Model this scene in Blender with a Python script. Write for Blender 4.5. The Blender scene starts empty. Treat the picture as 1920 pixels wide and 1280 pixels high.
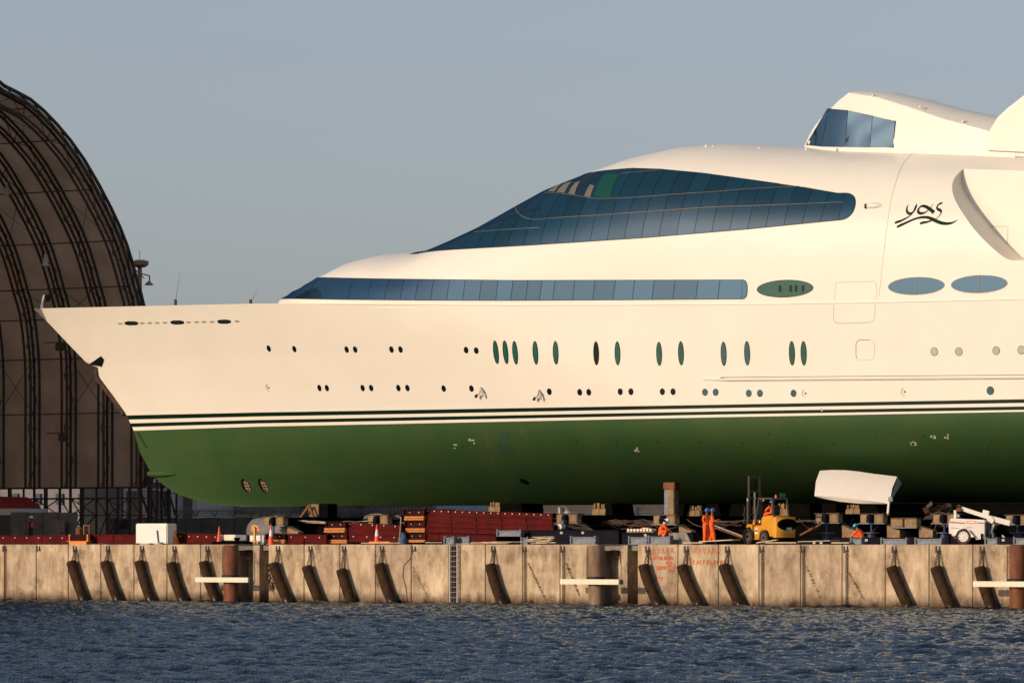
import bpy, bmesh, math, random
import numpy as np
from mathutils import Vector, Matrix, Euler
# ---------- measured geometry: world x along the quay, y inland, z up, water at 0 ----------
FPX, TH, H, D0, HOR = 9000.0, math.radians(34.7), 3.2, 253.7, 1018.5
FW = np.array([-math.sin(TH), math.cos(TH), 0.0]); RT = np.array([math.cos(TH), math.sin(TH), 0.0]); UP = np.array([0, 0, 1.0])
CAM = -D0*FW + np.array([0, 0, H+0.05])
YC = 18.5                                   # yacht centreline
# ---------- camera, sky, sun, exposure ----------
SC = bpy.context.scene; COL = SC.collection
cd = bpy.data.cameras.new("camera"); cam = bpy.data.objects.new("camera", cd); COL.objects.link(cam); SC.camera = cam
cd.sensor_fit = 'HORIZONTAL'; cd.sensor_width = 36; cd.lens = FPX/1920*36; cd.shift_y = (HOR-640)/1920
cd.clip_start = 1; cd.clip_end = 8000
cam.location = CAM; cam.rotation_euler = (math.pi/2, 0, TH)
SUN_AZ, SUN_EL = math.radians(20.5), math.radians(16)         # azimuth left of the quay normal, seen from the water
sdir = Vector((-math.sin(SUN_AZ)*math.cos(SUN_EL), -math.cos(SUN_AZ)*math.cos(SUN_EL), math.sin(SUN_EL)))
W = bpy.data.worlds.new("World"); SC.world = W; W.use_nodes = True
nt = W.node_tree; bg = nt.nodes['Background']
sky = nt.nodes.new('ShaderNodeTexSky'); sky.sky_type = 'NISHITA'; sky.sun_disc = False
sky.sun_elevation = SUN_EL; sky.sun_rotation = math.atan2(sdir.x, sdir.y)
sky.air_density = 1.0; sky.dust_density = 2.0; sky.ozone_density = 1.4
hs = nt.nodes.new('ShaderNodeHueSaturation'); hs.inputs['Saturation'].default_value = 0.8; hs.inputs['Value'].default_value = 1.0
nt.links.new(sky.outputs[0], hs.inputs['Color']); mx_ = nt.nodes.new('ShaderNodeMix'); mx_.data_type = 'RGBA'; mx_.blend_type = 'MULTIPLY'; mx_.inputs[0].default_value = 1; mx_.inputs[7].default_value = (1.0, 0.975, 1.125, 1)
nt.links.new(hs.outputs[0], mx_.inputs[6]); hz_ = nt.nodes.new('ShaderNodeMix'); hz_.data_type = 'RGBA'; hz_.inputs[0].default_value = 0.42; hz_.inputs[7].default_value = (3.1, 3.5, 3.85, 1)   # even haze over the sky
nt.links.new(mx_.outputs[2], hz_.inputs[6]); nt.links.new(hz_.outputs[2], bg.inputs[0]); bg.inputs[1].default_value = 0.117
sl = bpy.data.lights.new("sun", 'SUN'); sun = bpy.data.objects.new("sun", sl); COL.objects.link(sun)
sl.energy = 3.25; sl.angle = math.radians(0.5); sl.color = (1.0, 0.775, 0.555)
sun.rotation_euler = sdir.to_track_quat('Z', 'Y').to_euler(); sun.location = (-60, -80, 60)
vs = SC.view_settings; vs.view_transform = 'Standard'; vs.look = 'None'; vs.exposure = 0.0; vs.gamma = 1.0; vs.use_curve_mapping = False
def ray(px, py):
    return FW + RT*(px-960.0)/FPX + UP*(HOR-py)/FPX
def P(px, py, y):                           # where the line of sight of a pixel of the survey photo meets the plane y
    d = ray(px, py); t = (y-CAM[1])/d[1]
    return CAM + d*t
def proj(p):
    q = np.asarray(p, float)-CAM; dep = q@FW
    return 960+FPX*(q@RT)/dep, HOR-FPX*q[..., 2]/dep
def V(px, y):                               # pixels per metre (vertical) there
    p = P(px, HOR, y); return FPX/((p-CAM)@FW)
def GX(px, y): return P(px, HOR, y)[0]
# ---- hull
STEM = [(62,578),(95,610),(130,647),(165,683),(188,686),(186,706),(212,742),(237,778),(250,806),(262,848),(285,890),(305,908),(330,925),(365,937),(400,945),(450,949)]
_s = np.array([P(a, b, YC) for a, b in STEM]); ZK = _s[-1, 2]-0.02
_o = np.argsort(_s[:, 2]); SZ, SX = _s[_o, 2], _s[_o, 0]
XBOW = _s[0, 0]
ZW0 = P(240, 807, YC)[2]; ZD0 = _s[0, 2]
def xstem(z):
    return np.interp(z, SZ, SX)
_k = [i for i in range(len(STEM)) if i not in (4, 5)]
_q = _s[_k]; _o2 = np.argsort(_q[:, 2]); SZ2, SX2 = _q[_o2, 2], _q[_o2, 0]
def xfair(z): return np.interp(z, SZ2, SX2)
def hullB(x, z):
    x = np.asarray(x, float); z = np.asarray(z, float)
    q = np.clip((z-ZK)/(ZD0-ZK), 0, 1.1)
    L = 50-16*q; p = 1.55+0.2*q
    t = np.where(x < xstem(z)-1e-4, 0, np.clip((x-xfair(z))/L, 0, 1))
    sh = 1-(1-t)**p
    u = np.clip((z-ZK)/(ZW0-ZK), 0, 1)
    aft = np.clip((x-XBOW-12)/35, 0, 1)
    n = 1.9+0.25*aft
    vf = (1-(1-u)**n)**(0.8+0.1*aft)
    bm = 7.1+0.4*np.clip((z-ZW0)/(ZD0-ZW0), 0, 1.3)
    return bm*sh*vf
def hit(f, px, py, y0=4.0, y1=None, n=240):
    y1 = YC if y1 is None else y1
    d = ray(px, py); ys = np.linspace(y0, y1, n); t = (ys-CAM[1])/d[1]
    x = CAM[0]+d[0]*t; z = CAM[2]+d[2]*t
    b = f(x, z); g = np.where(b > 1e-6, ys-(YC-b), -1.0)
    k = np.argmax(g >= 0)
    if g[k] < 0: return None
    lo, hi = ys[max(k-1, 0)], ys[k]
    for _ in range(30):
        m = (lo+hi)/2; tt = (m-CAM[1])/d[1]; xx = CAM[0]+d[0]*tt; zz = CAM[2]+d[2]*tt
        bb = float(f(xx, zz))
        if bb > 1e-6 and m-(YC-bb) >= 0: hi = m
        else: lo = m
    tt = (hi-CAM[1])/d[1]
    return CAM+d*tt
def curve_on(f, pts, step=25):
    out = []
    px = [p[0] for p in pts]; py = [p[1] for p in pts]
    for x in np.arange(px[0], px[-1]+1, step):
        h = hit(f, x, np.interp(x, px, py))
        if h is not None: out.append(h)
    out = np.array(out); o = np.argsort(out[:, 0]); out = out[o]
    return out[:, 0], out[:, 2]
def lin(c, x):                              # interpolate, extrapolating at the ends
    X, Z = c
    r = np.interp(x, X, Z)
    a = (Z[3]-Z[0])/(X[3]-X[0]); b = (Z[-1]-Z[-4])/(X[-1]-X[-4])
    r = np.where(x < X[0], Z[0]+a*(x-X[0]), r); return np.where(x > X[-1], Z[-1]+b*(x-X[-1]), r)
hullB_free = lambda x, z: hullB(x, np.minimum(z, ZD0+3))
C_DECK = curve_on(hullB_free, [(75,578),(300,573),(480,569),(600,569),(960,571.5),(1400,570),(1650,566),(1920,560)])
C_STR = [curve_on(hullB, q) for q in (
    [(255,807),(480,799.5),(780,793.5),(1340,782),(1920,771.5)],
    [(255,800),(480,793.5),(780,788),(1340,777),(1920,768)],
    [(255,793),(480,787),(780,781.5),(1340,771),(1920,761.5)],
    [(255,786),(480,780.5),(780,775.5),(1340,765),(1920,755)],
    [(255,778),(480,773),(780,768),(1340,758.5),(1920,748)])]
def zdeck(x): return lin(C_DECK, x)
# ---- superstructure
XN = -29.1
def supW0(x):
    t = np.clip((x-XN)/13.0, 0, 1)
    return (hullB(x, zdeck(x))-0.04)*np.sqrt(np.clip(1-(1-t)**2.2, 0, 1))
ZTX = np.array([-29.2, -28.3, -27.1, -25.6, -24.1, -22.1, -20.1, -18.1, -16.1, -14.1, -12.1, -10.1, -8.1, -5.6, -3.1, -0.1, 2.9, 6.9, 11.9, 16.9, 20.9, 25.9, 60])
ZTZ = np.array([17.53, 18.04, 18.27, 18.68, 19.25, 19.91, 20.16, 20.16, 20.33, 21.01, 21.77, 22.71, 23.62, 24.38, 25.03, 25.46, 25.46, 25.08, 24.7, 24.36, 24.02, 23.63, 21.5])
def zt(x): return np.interp(x, ZTX, ZTZ)
def supB(x, z):
    x = np.asarray(x, float); z = np.asarray(z, float)
    zb = zdeck(x)-0.25
    h = np.clip((z-zb)/(zt(x)-zb), 0, 1)
    m = 2.2+2.2*np.clip((x-XN)/30, 0, 1)
    r = supW0(x)*(1-h**m)**0.5
    return np.where((z > zt(x)) | (x < XN), 0, r)
# ---------- helpers ----------
random.seed(7)
def mat(name, col, rough=0.6, metal=0.0, var=0.15, scale=1.5, bump=0.0, bscale=12, streak=0.0, col2=None, coat=0.0, spec=0.5):
    m = bpy.data.materials.new(name); m.use_nodes = True; n = m.node_tree; L = n.links
    b = n.nodes['Principled BSDF']; b.inputs['Roughness'].default_value = rough; b.inputs['Metallic'].default_value = metal
    b.inputs['Specular IOR Level'].default_value = spec
    if coat: b.inputs['Coat Weight'].default_value = coat; b.inputs['Coat Roughness'].default_value = 0.08
    tc = n.nodes.new('ShaderNodeTexCoord'); mp = n.nodes.new('ShaderNodeMapping'); L.new(tc.outputs['Object'], mp.inputs[0])
    nz = n.nodes.new('ShaderNodeTexNoise'); nz.inputs['Scale'].default_value = scale; nz.inputs['Detail'].default_value = 6; nz.inputs['Roughness'].default_value = 0.6
    if streak: mp.inputs['Scale'].default_value = (1, 1, streak)
    L.new(mp.outputs[0], nz.inputs[0])
    r = n.nodes.new('ShaderNodeValToRGB'); c = Vector(col[:3])
    c2 = Vector(col2) if col2 else c*(1-var); c1 = c if col2 else c*(1+var)
    r.color_ramp.elements[0].color = (*c2, 1); r.color_ramp.elements[1].color = (*c1, 1)
    r.color_ramp.elements[0].position = 0.36; r.color_ramp.elements[1].position = 0.64
    L.new(nz.outputs[0], r.inputs[0]); L.new(r.outputs[0], b.inputs['Base Color'])
    if bump:
        n2 = n.nodes.new('ShaderNodeTexNoise'); n2.inputs['Scale'].default_value = bscale; n2.inputs['Detail'].default_value = 5
        L.new(tc.outputs['Object'], n2.inputs[0]); bp = n.nodes.new('ShaderNodeBump'); bp.inputs['Strength'].default_value = bump; bp.inputs['Distance'].default_value = 0.03
        L.new(n2.outputs[0], bp.inputs['Height']); L.new(bp.outputs[0], b.inputs['Normal'])
    return m
def thing(name, label, cat, loc=(0, 0, 0), rz=0, group=None):
    o = bpy.data.objects.new(name, None); COL.objects.link(o); o.location = loc; o.rotation_euler = (0, 0, rz); o.empty_display_size = 0.3
    return tag(o, label, cat, group)
def tag(o, label, cat, group=None):
    o['label'] = label; o['category'] = cat
    if group: o['group'] = group
    return o
def root_of(o):
    while o.parent: o = o.parent
    return o
class MB:
    def __init__(s): s.v = []; s.f = []; s.m = []; s.cur = 0
    def add(s, vs, fs, mi=None):
        k = len(s.v); s.v += [tuple(map(float, a)) for a in vs]; s.f += [tuple(i+k for i in f) for f in fs]; s.m += [s.cur if mi is None else mi]*len(fs); return s
    def box(s, a, b, mi=None):
        x0, y0, z0 = [min(p, q) for p, q in zip(a, b)]; x1, y1, z1 = [max(p, q) for p, q in zip(a, b)]
        return s.add([(x0,y0,z0),(x1,y0,z0),(x1,y1,z0),(x0,y1,z0),(x0,y0,z1),(x1,y0,z1),(x1,y1,z1),(x0,y1,z1)],
                     [(3,2,1,0),(4,5,6,7),(0,1,5,4),(1,2,6,5),(2,3,7,6),(3,0,4,7)], mi)
    def cb(s, c, d, mi=None):
        return s.box([c[i]-d[i]/2 for i in range(3)], [c[i]+d[i]/2 for i in range(3)], mi)
    def frame(s, p, q):
        w = (Vector(q)-Vector(p)).normalized(); u = Vector((0, 0, 1)) if abs(w.z) < .95 else Vector((1, 0, 0))
        a = w.cross(u).normalized(); return a, a.cross(w).normalized()
    def cyl(s, p, q, r, r2=None, n=10, mi=None, cap=True):
        r2 = r if r2 is None else r2; a, b = s.frame(p, q); vs = []
        for c, rr in ((p, r), (q, r2)):
            for i in range(n):
                t = 2*math.pi*i/n; vs.append(Vector(c)+a*(rr*math.cos(t))+b*(rr*math.sin(t)))
        fs = [(i, (i+1) % n, n+(i+1) % n, n+i) for i in range(n)]
        if cap: fs += [tuple(range(n-1, -1, -1)), tuple(range(n, 2*n))]
        return s.add(vs, fs, mi)
    def bar(s, p, q, w, h=None, mi=None):
        h = h or w; a, b = s.frame(p, q); vs = []
        for c in (p, q):
            for i, j in ((-1, -1), (1, -1), (1, 1), (-1, 1)): vs.append(Vector(c)+a*(w/2*i)+b*(h/2*j))
        return s.add(vs, [(0,1,5,4),(1,2,6,5),(2,3,7,6),(3,0,4,7),(3,2,1,0),(4,5,6,7)], mi)
    def tube(s, pts, r, n=8, mi=None, radii=None):
        pts = [Vector(p) for p in pts]; vs = []; a = None
        for k, p in enumerate(pts):
            t = (pts[min(k+1, len(pts)-1)]-pts[max(k-1, 0)]).normalized()
            if a is None: a = t.orthogonal().normalized()
            a = (a-t*a.dot(t)).normalized(); b = t.cross(a); rr = radii[k] if radii else r
            for i in range(n):
                q = 2*math.pi*i/n; vs.append(p+a*(rr*math.cos(q))+b*(rr*math.sin(q)))
        fs = [(k*n+i, k*n+(i+1) % n, (k+1)*n+(i+1) % n, (k+1)*n+i) for k in range(len(pts)-1) for i in range(n)]
        fs += [tuple(range(n-1, -1, -1)), tuple(range((len(pts)-1)*n, len(pts)*n))]
        return s.add(vs, fs, mi)
    def prism(s, poly, y0, y1, mi=None):        # poly in (x, z), extruded along y
        n = len(poly); vs = [(x, y0, z) for x, z in poly]+[(x, y1, z) for x, z in poly]
        fs = [(i, (i+1) % n, n+(i+1) % n, n+i) for i in range(n)]+[tuple(range(n-1, -1, -1)), tuple(range(n, 2*n))]
        return s.add(vs, fs, mi)
    def lathe(s, c, prof, n=16, mi=None):        # prof (r, z) about a vertical axis
        vs = []; m = len(prof)
        for r, z in prof:
            for i in range(n): t = 2*math.pi*i/n; vs.append((c[0]+r*math.cos(t), c[1]+r*math.sin(t), c[2]+z))
        fs = [(k*n+i, k*n+(i+1) % n, (k+1)*n+(i+1) % n, (k+1)*n+i) for k in range(m-1) for i in range(n)]
        fs += [tuple(range(n-1, -1, -1)), tuple(range((m-1)*n, m*n))]
        return s.add(vs, fs, mi)
    def grid(s, g, mi=None, rowmat=None):        # g: rows x cols of points
        R, Cn = len(g), len(g[0]); k = len(s.v); s.v += [tuple(map(float, p)) for r in g for p in r]
        for i in range(R-1):
            for j in range(Cn-1):
                s.f.append((k+i*Cn+j, k+i*Cn+j+1, k+(i+1)*Cn+j+1, k+(i+1)*Cn+j)); s.m.append(rowmat[i] if rowmat else (s.cur if mi is None else mi))
        return s
    def build(s, name, mats, parent=None, smooth=False, world=True, bevel=0.0, fixn=True, angle=0.6):
        me = bpy.data.meshes.new(name); off = Vector((0, 0, 0))
        if parent is not None and world: off = Vector(root_of(parent).location)
        me.from_pydata([(a-off.x, b-off.y, c-off.z) for a, b, c in s.v], [], s.f)
        for m in (mats if isinstance(mats, (list, tuple)) else [mats]): me.materials.append(m)
        me.polygons.foreach_set('material_index', s.m)
        if fixn or bevel:
            bm = bmesh.new(); bm.from_mesh(me)
            if smooth: bmesh.ops.remove_doubles(bm, verts=bm.verts, dist=1e-5)
            bmesh.ops.recalc_face_normals(bm, faces=bm.faces)
            if bevel: bmesh.ops.bevel(bm, geom=[e for e in bm.edges if e.is_manifold and e.calc_face_angle(0) > 0.5], offset=bevel, segments=2, affect='EDGES', clamp_overlap=True)
            bm.to_mesh(me); bm.free()
        if smooth:
            me.polygons.foreach_set('use_smooth', [True]*len(me.polygons))
            me.set_sharp_from_angle(angle=angle)
        me.update(); o = bpy.data.objects.new(name, me); COL.objects.link(o)
        if parent is not None: o.parent = parent
        return o
def dup(o, parent=None, **kw):
    c = o.copy(); COL.objects.link(c); c.parent = parent
    for ch in list(o.children): dup(ch, c)
    for k, v in kw.items():
        if k == 'loc': c.location = v
        elif k == 'rz': c.rotation_euler = (0, 0, v)
        else: c[k] = v
    return c
# ---------- materials ----------
M_YW = mat('yacht_white', (0.75, 0.705, 0.61), 0.36, var=0.018, scale=0.35, spec=0.3, bump=0.14, bscale=0.6)
M_YG = mat('antifouling_green', (0.041, 0.077, 0.022), 0.58, var=0.10, scale=0.4, spec=0.2, bump=0.12, bscale=1.2, col2=(0.028, 0.072, 0.021))
M_DG = mat('stripe_dark_green', (0.003, 0.014, 0.007), 0.4, var=0.1, spec=0.12)
M_GG = mat('porthole_green_glass', (0.010, 0.085, 0.055), 0.3, var=0.25, scale=8, spec=.25)
M_PG = mat('porthole_dark_glass', (0.004, 0.009, 0.007), 0.2, var=0.3, spec=.2)
M_TEAL = mat('porthole_teal_glass', (0.035, 0.10, 0.11), 0.15, var=0.4, scale=9)
M_GREY = mat('pale_grey_paint', (0.36, 0.37, 0.32), 0.5, var=0.1)
M_BLK = mat('black_rubber', (0.006, 0.006, 0.006), 0.7)
M_CON = mat('quay_concrete', (0.46, 0.36, 0.255), 0.85, var=0.2, scale=1.1, bump=0.4, bscale=9, spec=0.2)
M_RUST = mat('rusty_steel', (0.23, 0.075, 0.022), 0.75, var=0.4, scale=2.5, streak=0.35, col2=(0.10, 0.028, 0.012), bump=0.2)
M_STEMB = mat('stem_bar_brown', (0.05, 0.022, 0.012), 0.8, var=0.5, scale=4)  # plain dark brown for the stem bar
M_CHAIN = mat('chain_iron', (0.03, 0.02, 0.015), 0.6, var=0.3)
def glass_mat(name, tint, dark, rough=0.04, f=0.5):
    m = bpy.data.materials.new(name); m.use_nodes = True; n = m.node_tree; L = n.links
    b = n.nodes['Principled BSDF']; b.inputs['Base Color'].default_value = (*dark, 1); b.inputs['Roughness'].default_value = 0.3
    g = n.nodes.new('ShaderNodeBsdfGlossy'); g.inputs['Color'].default_value = (*tint, 1); g.inputs['Roughness'].default_value = rough
    mx = n.nodes.new('ShaderNodeMixShader'); fr = n.nodes.new('ShaderNodeFresnel'); fr.inputs[0].default_value = 1.5
    ma = n.nodes.new('ShaderNodeMath'); ma.operation = 'ADD'; ma.inputs[1].default_value = f; L.new(fr.outputs[0], ma.inputs[0])
    L.new(ma.outputs[0], mx.inputs[0]); L.new(b.outputs[0], mx.inputs[1]); L.new(g.outputs[0], mx.inputs[2])
    L.new(mx.outputs[0], n.nodes['Material Output'].inputs[0]); return m
G_BAND = [glass_mat('band_glass_%d' % i, (0.045*k, 0.110*k, 0.185*k), (0.018*k, 0.060*k, 0.105*k)) for i, k in enumerate((1.0, 0.9, 1.1))]  # tints differ to stand in for each pane's own reflection
G_BRIDGE = [glass_mat('bridge_glass_%d' % i, (0.024*k, 0.085*k, 0.140*k), (0.006*k, 0.046*k, 0.070*k)) for i, k in enumerate((1.0, 0.9, 1.12))]
G_DOME = glass_mat('pilothouse_glass', (0.10, 0.19, 0.28), (0.015, 0.04, 0.07))
M_CHROME = mat('mullion_metal', (0.14, 0.13, 0.11), 0.5, 0.2)
# ---------- the yacht ----------
yacht = thing('yacht', 'huge cream white motor yacht with green underbody standing on land blocks', 'yacht', (0, YC, H))
XEND = 62.0
def cols_hull():
    a = np.linspace(XBOW+0.02, XBOW+22, 90); b = np.linspace(XBOW+22.4, XEND, 110); return np.concatenate([a, b])
hx = cols_hull()
rows = []; rmat = []
def zs(i, x): return lin(C_STR[i], x)
kb = 26
for i in range(kb):                                       # underbody
    t = i/kb; rows.append(lambda x, t=t: ZK+(zs(0, x)-ZK)*(t**1.6)); rmat.append(1)
for i in range(4):
    for k in range(2):
        rows.append(lambda x, i=i, k=k: zs(i, x)+(zs(i+1, x)-zs(i, x))*k/2); rmat.append([0, 2, 0, 2][i])
tb = 40
for i in range(tb+1):
    rows.append(lambda x, t=i/tb: zs(4, x)+(zdeck(x)-zs(4, x))*t); rmat.append(0)
hull_mb = MB()
port, star = [], []
for r in rows:
    zz = r(hx); xx = np.maximum(hx, xstem(zz)+0.0)             # columns in front of the stem collapse on it
    # slide columns so that they start on the stem at every height
    s0 = xstem(zz); k = np.clip((hx-XBOW)/(XEND-XBOW), 0, 1); xx = s0+(XEND-s0)*k**1.0
    zz = r(xx); s0 = xstem(zz); xx = s0+(XEND-s0)*k; zz = np.maximum(r(xx), ZK)
    b = hullB(xx, zz)
    port.append(np.stack([xx, YC-b, zz], 1)); star.append(np.stack([xx, YC+b, zz], 1))
hull_mb.grid(port, rowmat=rmat); hull_mb.grid(star, rowmat=rmat)
R = len(port)
hull_mb.grid([port[-1]+np.array([0, 0, 0]), star[-1]], mi=0)   # deck
hull_mb.grid([port[0], star[0]], mi=1)
hull_mb.grid([[p[0] for p in port[kb:]], [p[0] for p in star[kb:]]], mi=3)
hull_mb.add([tuple(p[-1]) for p in port]+[tuple(p[-1]) for p in star[::-1]], [tuple(range(2*R))], 0)
hull = hull_mb.build('hull', [M_YW, M_YG, M_DG, M_STEMB], yacht, smooth=True, angle=0.7)
# superstructure shell with the tender recess cut out of its side
sx = np.concatenate([XN+np.linspace(0, 1, 40)**1.7*8, np.linspace(XN+8.3, XEND, 150)])
def sup_section(x, n=44):
    zb = float(zdeck(x))-0.25; zz = zb+(float(zt(x))-zb)*np.sin(np.linspace(0, 1, n)*math.pi/2)
    return zz, supB(np.full(n, x), np.minimum(zz, float(zt(x))-1e-6))
g = []
for x in sx:
    zz, b = sup_section(x); l = [(x, YC-bb, z) for z, bb in zip(zz, b)]; r_ = [(x, YC+bb, z) for z, bb in zip(zz, b)][::-1]
    g.append(l+r_[1:])
sup_mb = MB().grid(g)
n_ = len(g[0]); k0 = 0
for i in range(len(g)-1):
    a = i*n_; b = (i+1)*n_; sup_mb.f.append((a+n_-1, a, b, b+n_-1)); sup_mb.m.append(0)
sup_mb.f.append(tuple(range(n_))); sup_mb.m.append(0)
sup_mb.f.append(tuple((len(g)-1)*n_+i for i in range(n_-1, -1, -1))); sup_mb.m.append(0)
superstructure = sup_mb.build('superstructure', [M_YW], yacht, smooth=True)
REC = [(2010,300),(1842,306),(1822,309),(1804,318),(1791,331),(1785,346),(1786,362),(1793,380),(1804,398),(1830,435),(1868,472),(1888,486),(1900,489),(2010,487)]
cut_pts = []
for a, b in REC:
    h = hit(supB, min(a, 1985), b)
    cut_pts.append((GX(a, 12.0), P(a, b, 11.8)[2]) if h is None else (h[0]+(GX(a, 12)-GX(min(a, 1985), 12)), h[2]))
YREC = YC-5.0
def chaikin(p, k=2):
    for _ in range(k):
        q = []
        for i in range(len(p)):
            a, b = p[i], p[(i+1) % len(p)]; q += [(a[0]*.75+b[0]*.25, a[1]*.75+b[1]*.25), (a[0]*.25+b[0]*.75, a[1]*.25+b[1]*.75)]
        p = q
    return p
cutter = MB().prism(chaikin(cut_pts), 5.0, YREC).build('cutter', [M_YW], yacht)
def boolean(o, c):
    md = o.modifiers.new('b', 'BOOLEAN'); md.object = c; md.operation = 'DIFFERENCE'; md.solver = 'EXACT'
    bpy.context.view_layer.update(); dg = bpy.context.evaluated_depsgraph_get()
    me = bpy.data.meshes.new_from_object(o.evaluated_get(dg)); o.modifiers.clear(); o.data = me; me.name = o.name
    bpy.data.objects.remove(c, do_unlink=True); me.set_sharp_from_angle(angle=0.6)
boolean(superstructure, cutter)
# shell patches lying on a side surface: pixel outline -> (x, z) on the surface -> small solid
def nrm(f, x, z, e=0.03):
    bx = (float(f(x+e, z))-float(f(x-e, z)))/(2*e); bz = (float(f(x, z+e))-float(f(x, z-e)))/(2*e)
    v = Vector((-bx, -1, -bz)).normalized(); return v
def on(f, x, z, off):
    p = Vector((x, YC-float(f(x, z)), z)); return p+nrm(f, x, z)*off
def patch(f, a, b, name, m, parent, off=0.02, nv=5, smooth=True, flat=False, back=0.03):
    """a(t), b(t): lower and upper edges as lists of (x, z); a thin solid on surface f"""
    rows_ = []
    for k in range(nv+1):
        t = k/nv; rows_.append([on(f, p[0]*(1-t)+q[0]*t, p[1]*(1-t)+q[1]*t, off) for p, q in zip(a, b)])
    mb = MB().grid(rows_)
    rim = rows_[0]+[r[-1] for r in rows_[1:]]+rows_[-1][::-1][1:]+[r[0] for r in rows_[::-1][1:-1]]
    inn = [p+Vector((0, back+off, 0)) for p in rim]; mb.grid([rim+[rim[0]], inn+[inn[0]]])
    return mb.build(name, m, parent, smooth=smooth, angle=0.4)
def disc_on(f, c, rx, rz, name, m, parent, n=20, off=0.012, tilt=0.0, p=2.0):
    """an elliptical pane; c is its centre on the surface, radii in metres along x and z"""
    mb = MB(); pts = []
    for k in range(n):
        t = 2*math.pi*k/n; ct, st = math.cos(t), math.sin(t)
        u = rx*math.copysign(abs(ct)**(2/p), ct); w = rz*math.copysign(abs(st)**(2/p), st)
        pts.append(on(f, c[0]+u+tilt*w, c[2]+w, off))
    cc = on(f, c[0], c[2], off); mid = [cc.lerp(q, 0.55) if False else on(f, c[0]+(q.x-c[0])*.55, c[2]+(q.z-c[2])*.55, off) for q in pts]
    vs = [cc]+mid+pts+[q+Vector((0, 0.05, 0)) for q in pts]
    fs = [(0, 1+i, 1+(i+1) % n) for i in range(n)]+[(1+i, 1+n+i, 1+n+(i+1) % n, 1+(i+1) % n) for i in range(n)]+[(1+n+i, 1+2*n+i, 1+2*n+(i+1) % n, 1+n+(i+1) % n) for i in range(n)]
    return mb.add(vs, fs).build(name, m, parent, smooth=True, angle=0.5)
def ring_on(f, c, rx, rz, w, name, m, parent, n=24, off=0.016, t0=0, t1=1):
    mb = MB(); a = []; b = []; cnt = int(n*(t1-t0))+1
    for k in range(cnt):
        t = 2*math.pi*(t0+(t1-t0)*k/(cnt-1)); ct, st = math.cos(t), math.sin(t)
        a.append(on(f, c[0]+rx*ct, c[2]+rz*st, off)); b.append(on(f, c[0]+(rx+w)*ct, c[2]+(rz+w)*st, off))
    return mb.grid([a, b]).grid([[q+Vector((0, .04, 0)) for q in b], b]).build(name, m, parent, smooth=True)
def stroke(f, px, name, m, parent, w=0.03, off=0.008, closed=False, depth=0.0):
    """a thin painted or scribed line through pixel points; w a width or a list of widths"""
    P3 = [hit(f, a, b) for a, b in px]; Q = [(q[0], q[2]) for q in P3 if q is not None]
    return stroke_xz(f, Q, name, m, parent, w, off)
def ribbon(Q, w):
    L, Rr = [], []
    for i, q in enumerate(Q):
        a = Q[max(i-1, 0)]; b = Q[min(i+1, len(Q)-1)]; d = Vector((b[0]-a[0], b[1]-a[1])); d = d.normalized() if d.length > 1e-9 else Vector((1, 0)); nn = Vector((-d.y, d.x))
        ww = w[i] if isinstance(w, (list, tuple)) else w
        L.append((q[0]+nn.x*ww/2, q[1]+nn.y*ww/2)); Rr.append((q[0]-nn.x*ww/2, q[1]-nn.y*ww/2))
    return L, Rr
def stroke_xz(f, Q, name, m, parent, w, off):
    L, Rr = ribbon(Q, w); return MB().grid([[on(f, *p, off) for p in L], [on(f, *p, off) for p in Rr]]).build(name, m, parent, smooth=True)
def smooth_px(pts, k=6):
    out = []; n = len(pts)
    for i in range(n-1):
        p0, p1, p2, p3 = pts[max(i-1, 0)], pts[i], pts[i+1], pts[min(i+2, n-1)]
        for j in range(k):
            t = j/k; out.append(tuple(0.5*((2*b)+(-a+c)*t+(2*a-5*b+4*c-d)*t*t+(-a+3*b-3*c+d)*t**3) for a, b, c, d in zip(p0, p1, p2, p3)))
    return out+[tuple(pts[-1])]
# --- lower window band, a wrap-round row of panes
clo = curve_on(supB, [(560,560.5),(640,562),(800,563.5),(960,564),(1200,562.5),(1390,561)], 12)
chi = curve_on(supB, [(610,520),(700,522),(960,525),(1200,524.5),(1390,524)], 12)
zlo = lambda x: lin(clo, x); zhi = lambda x: lin(chi, x)
band_px = [653,690,721,751,779,808,838,868,899,930,958,986,1012,1037,1074,1112,1150,1186,1223,1262,1305,1346]      # lower ends of the joints
bx = [hit(supB, a, 562)[0] for a in band_px]
def band_obj(nm, g_, parent, m, smooth=True): return MB().grid(g_).build(nm, m, parent, smooth=smooth)
xe = hit(supB, 1402, 543)[0]
def strip(fn, x0, x1, za, zb, off, nx=3, nz=3, slant=0.0):
    return [[on(fn, x0+(x1-x0)*i/nx+slant*k/nz, (za(x0+(x1-x0)*i/nx)*(1-k/nz)+zb(x0+(x1-x0)*i/nx)*k/nz), off) for i in range(nx+1)] for k in range(nz+1)]
def mirror(g_): return [[Vector((p.x, 2*YC-p.y, p.z)) for p in r] for r in g_]
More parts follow.
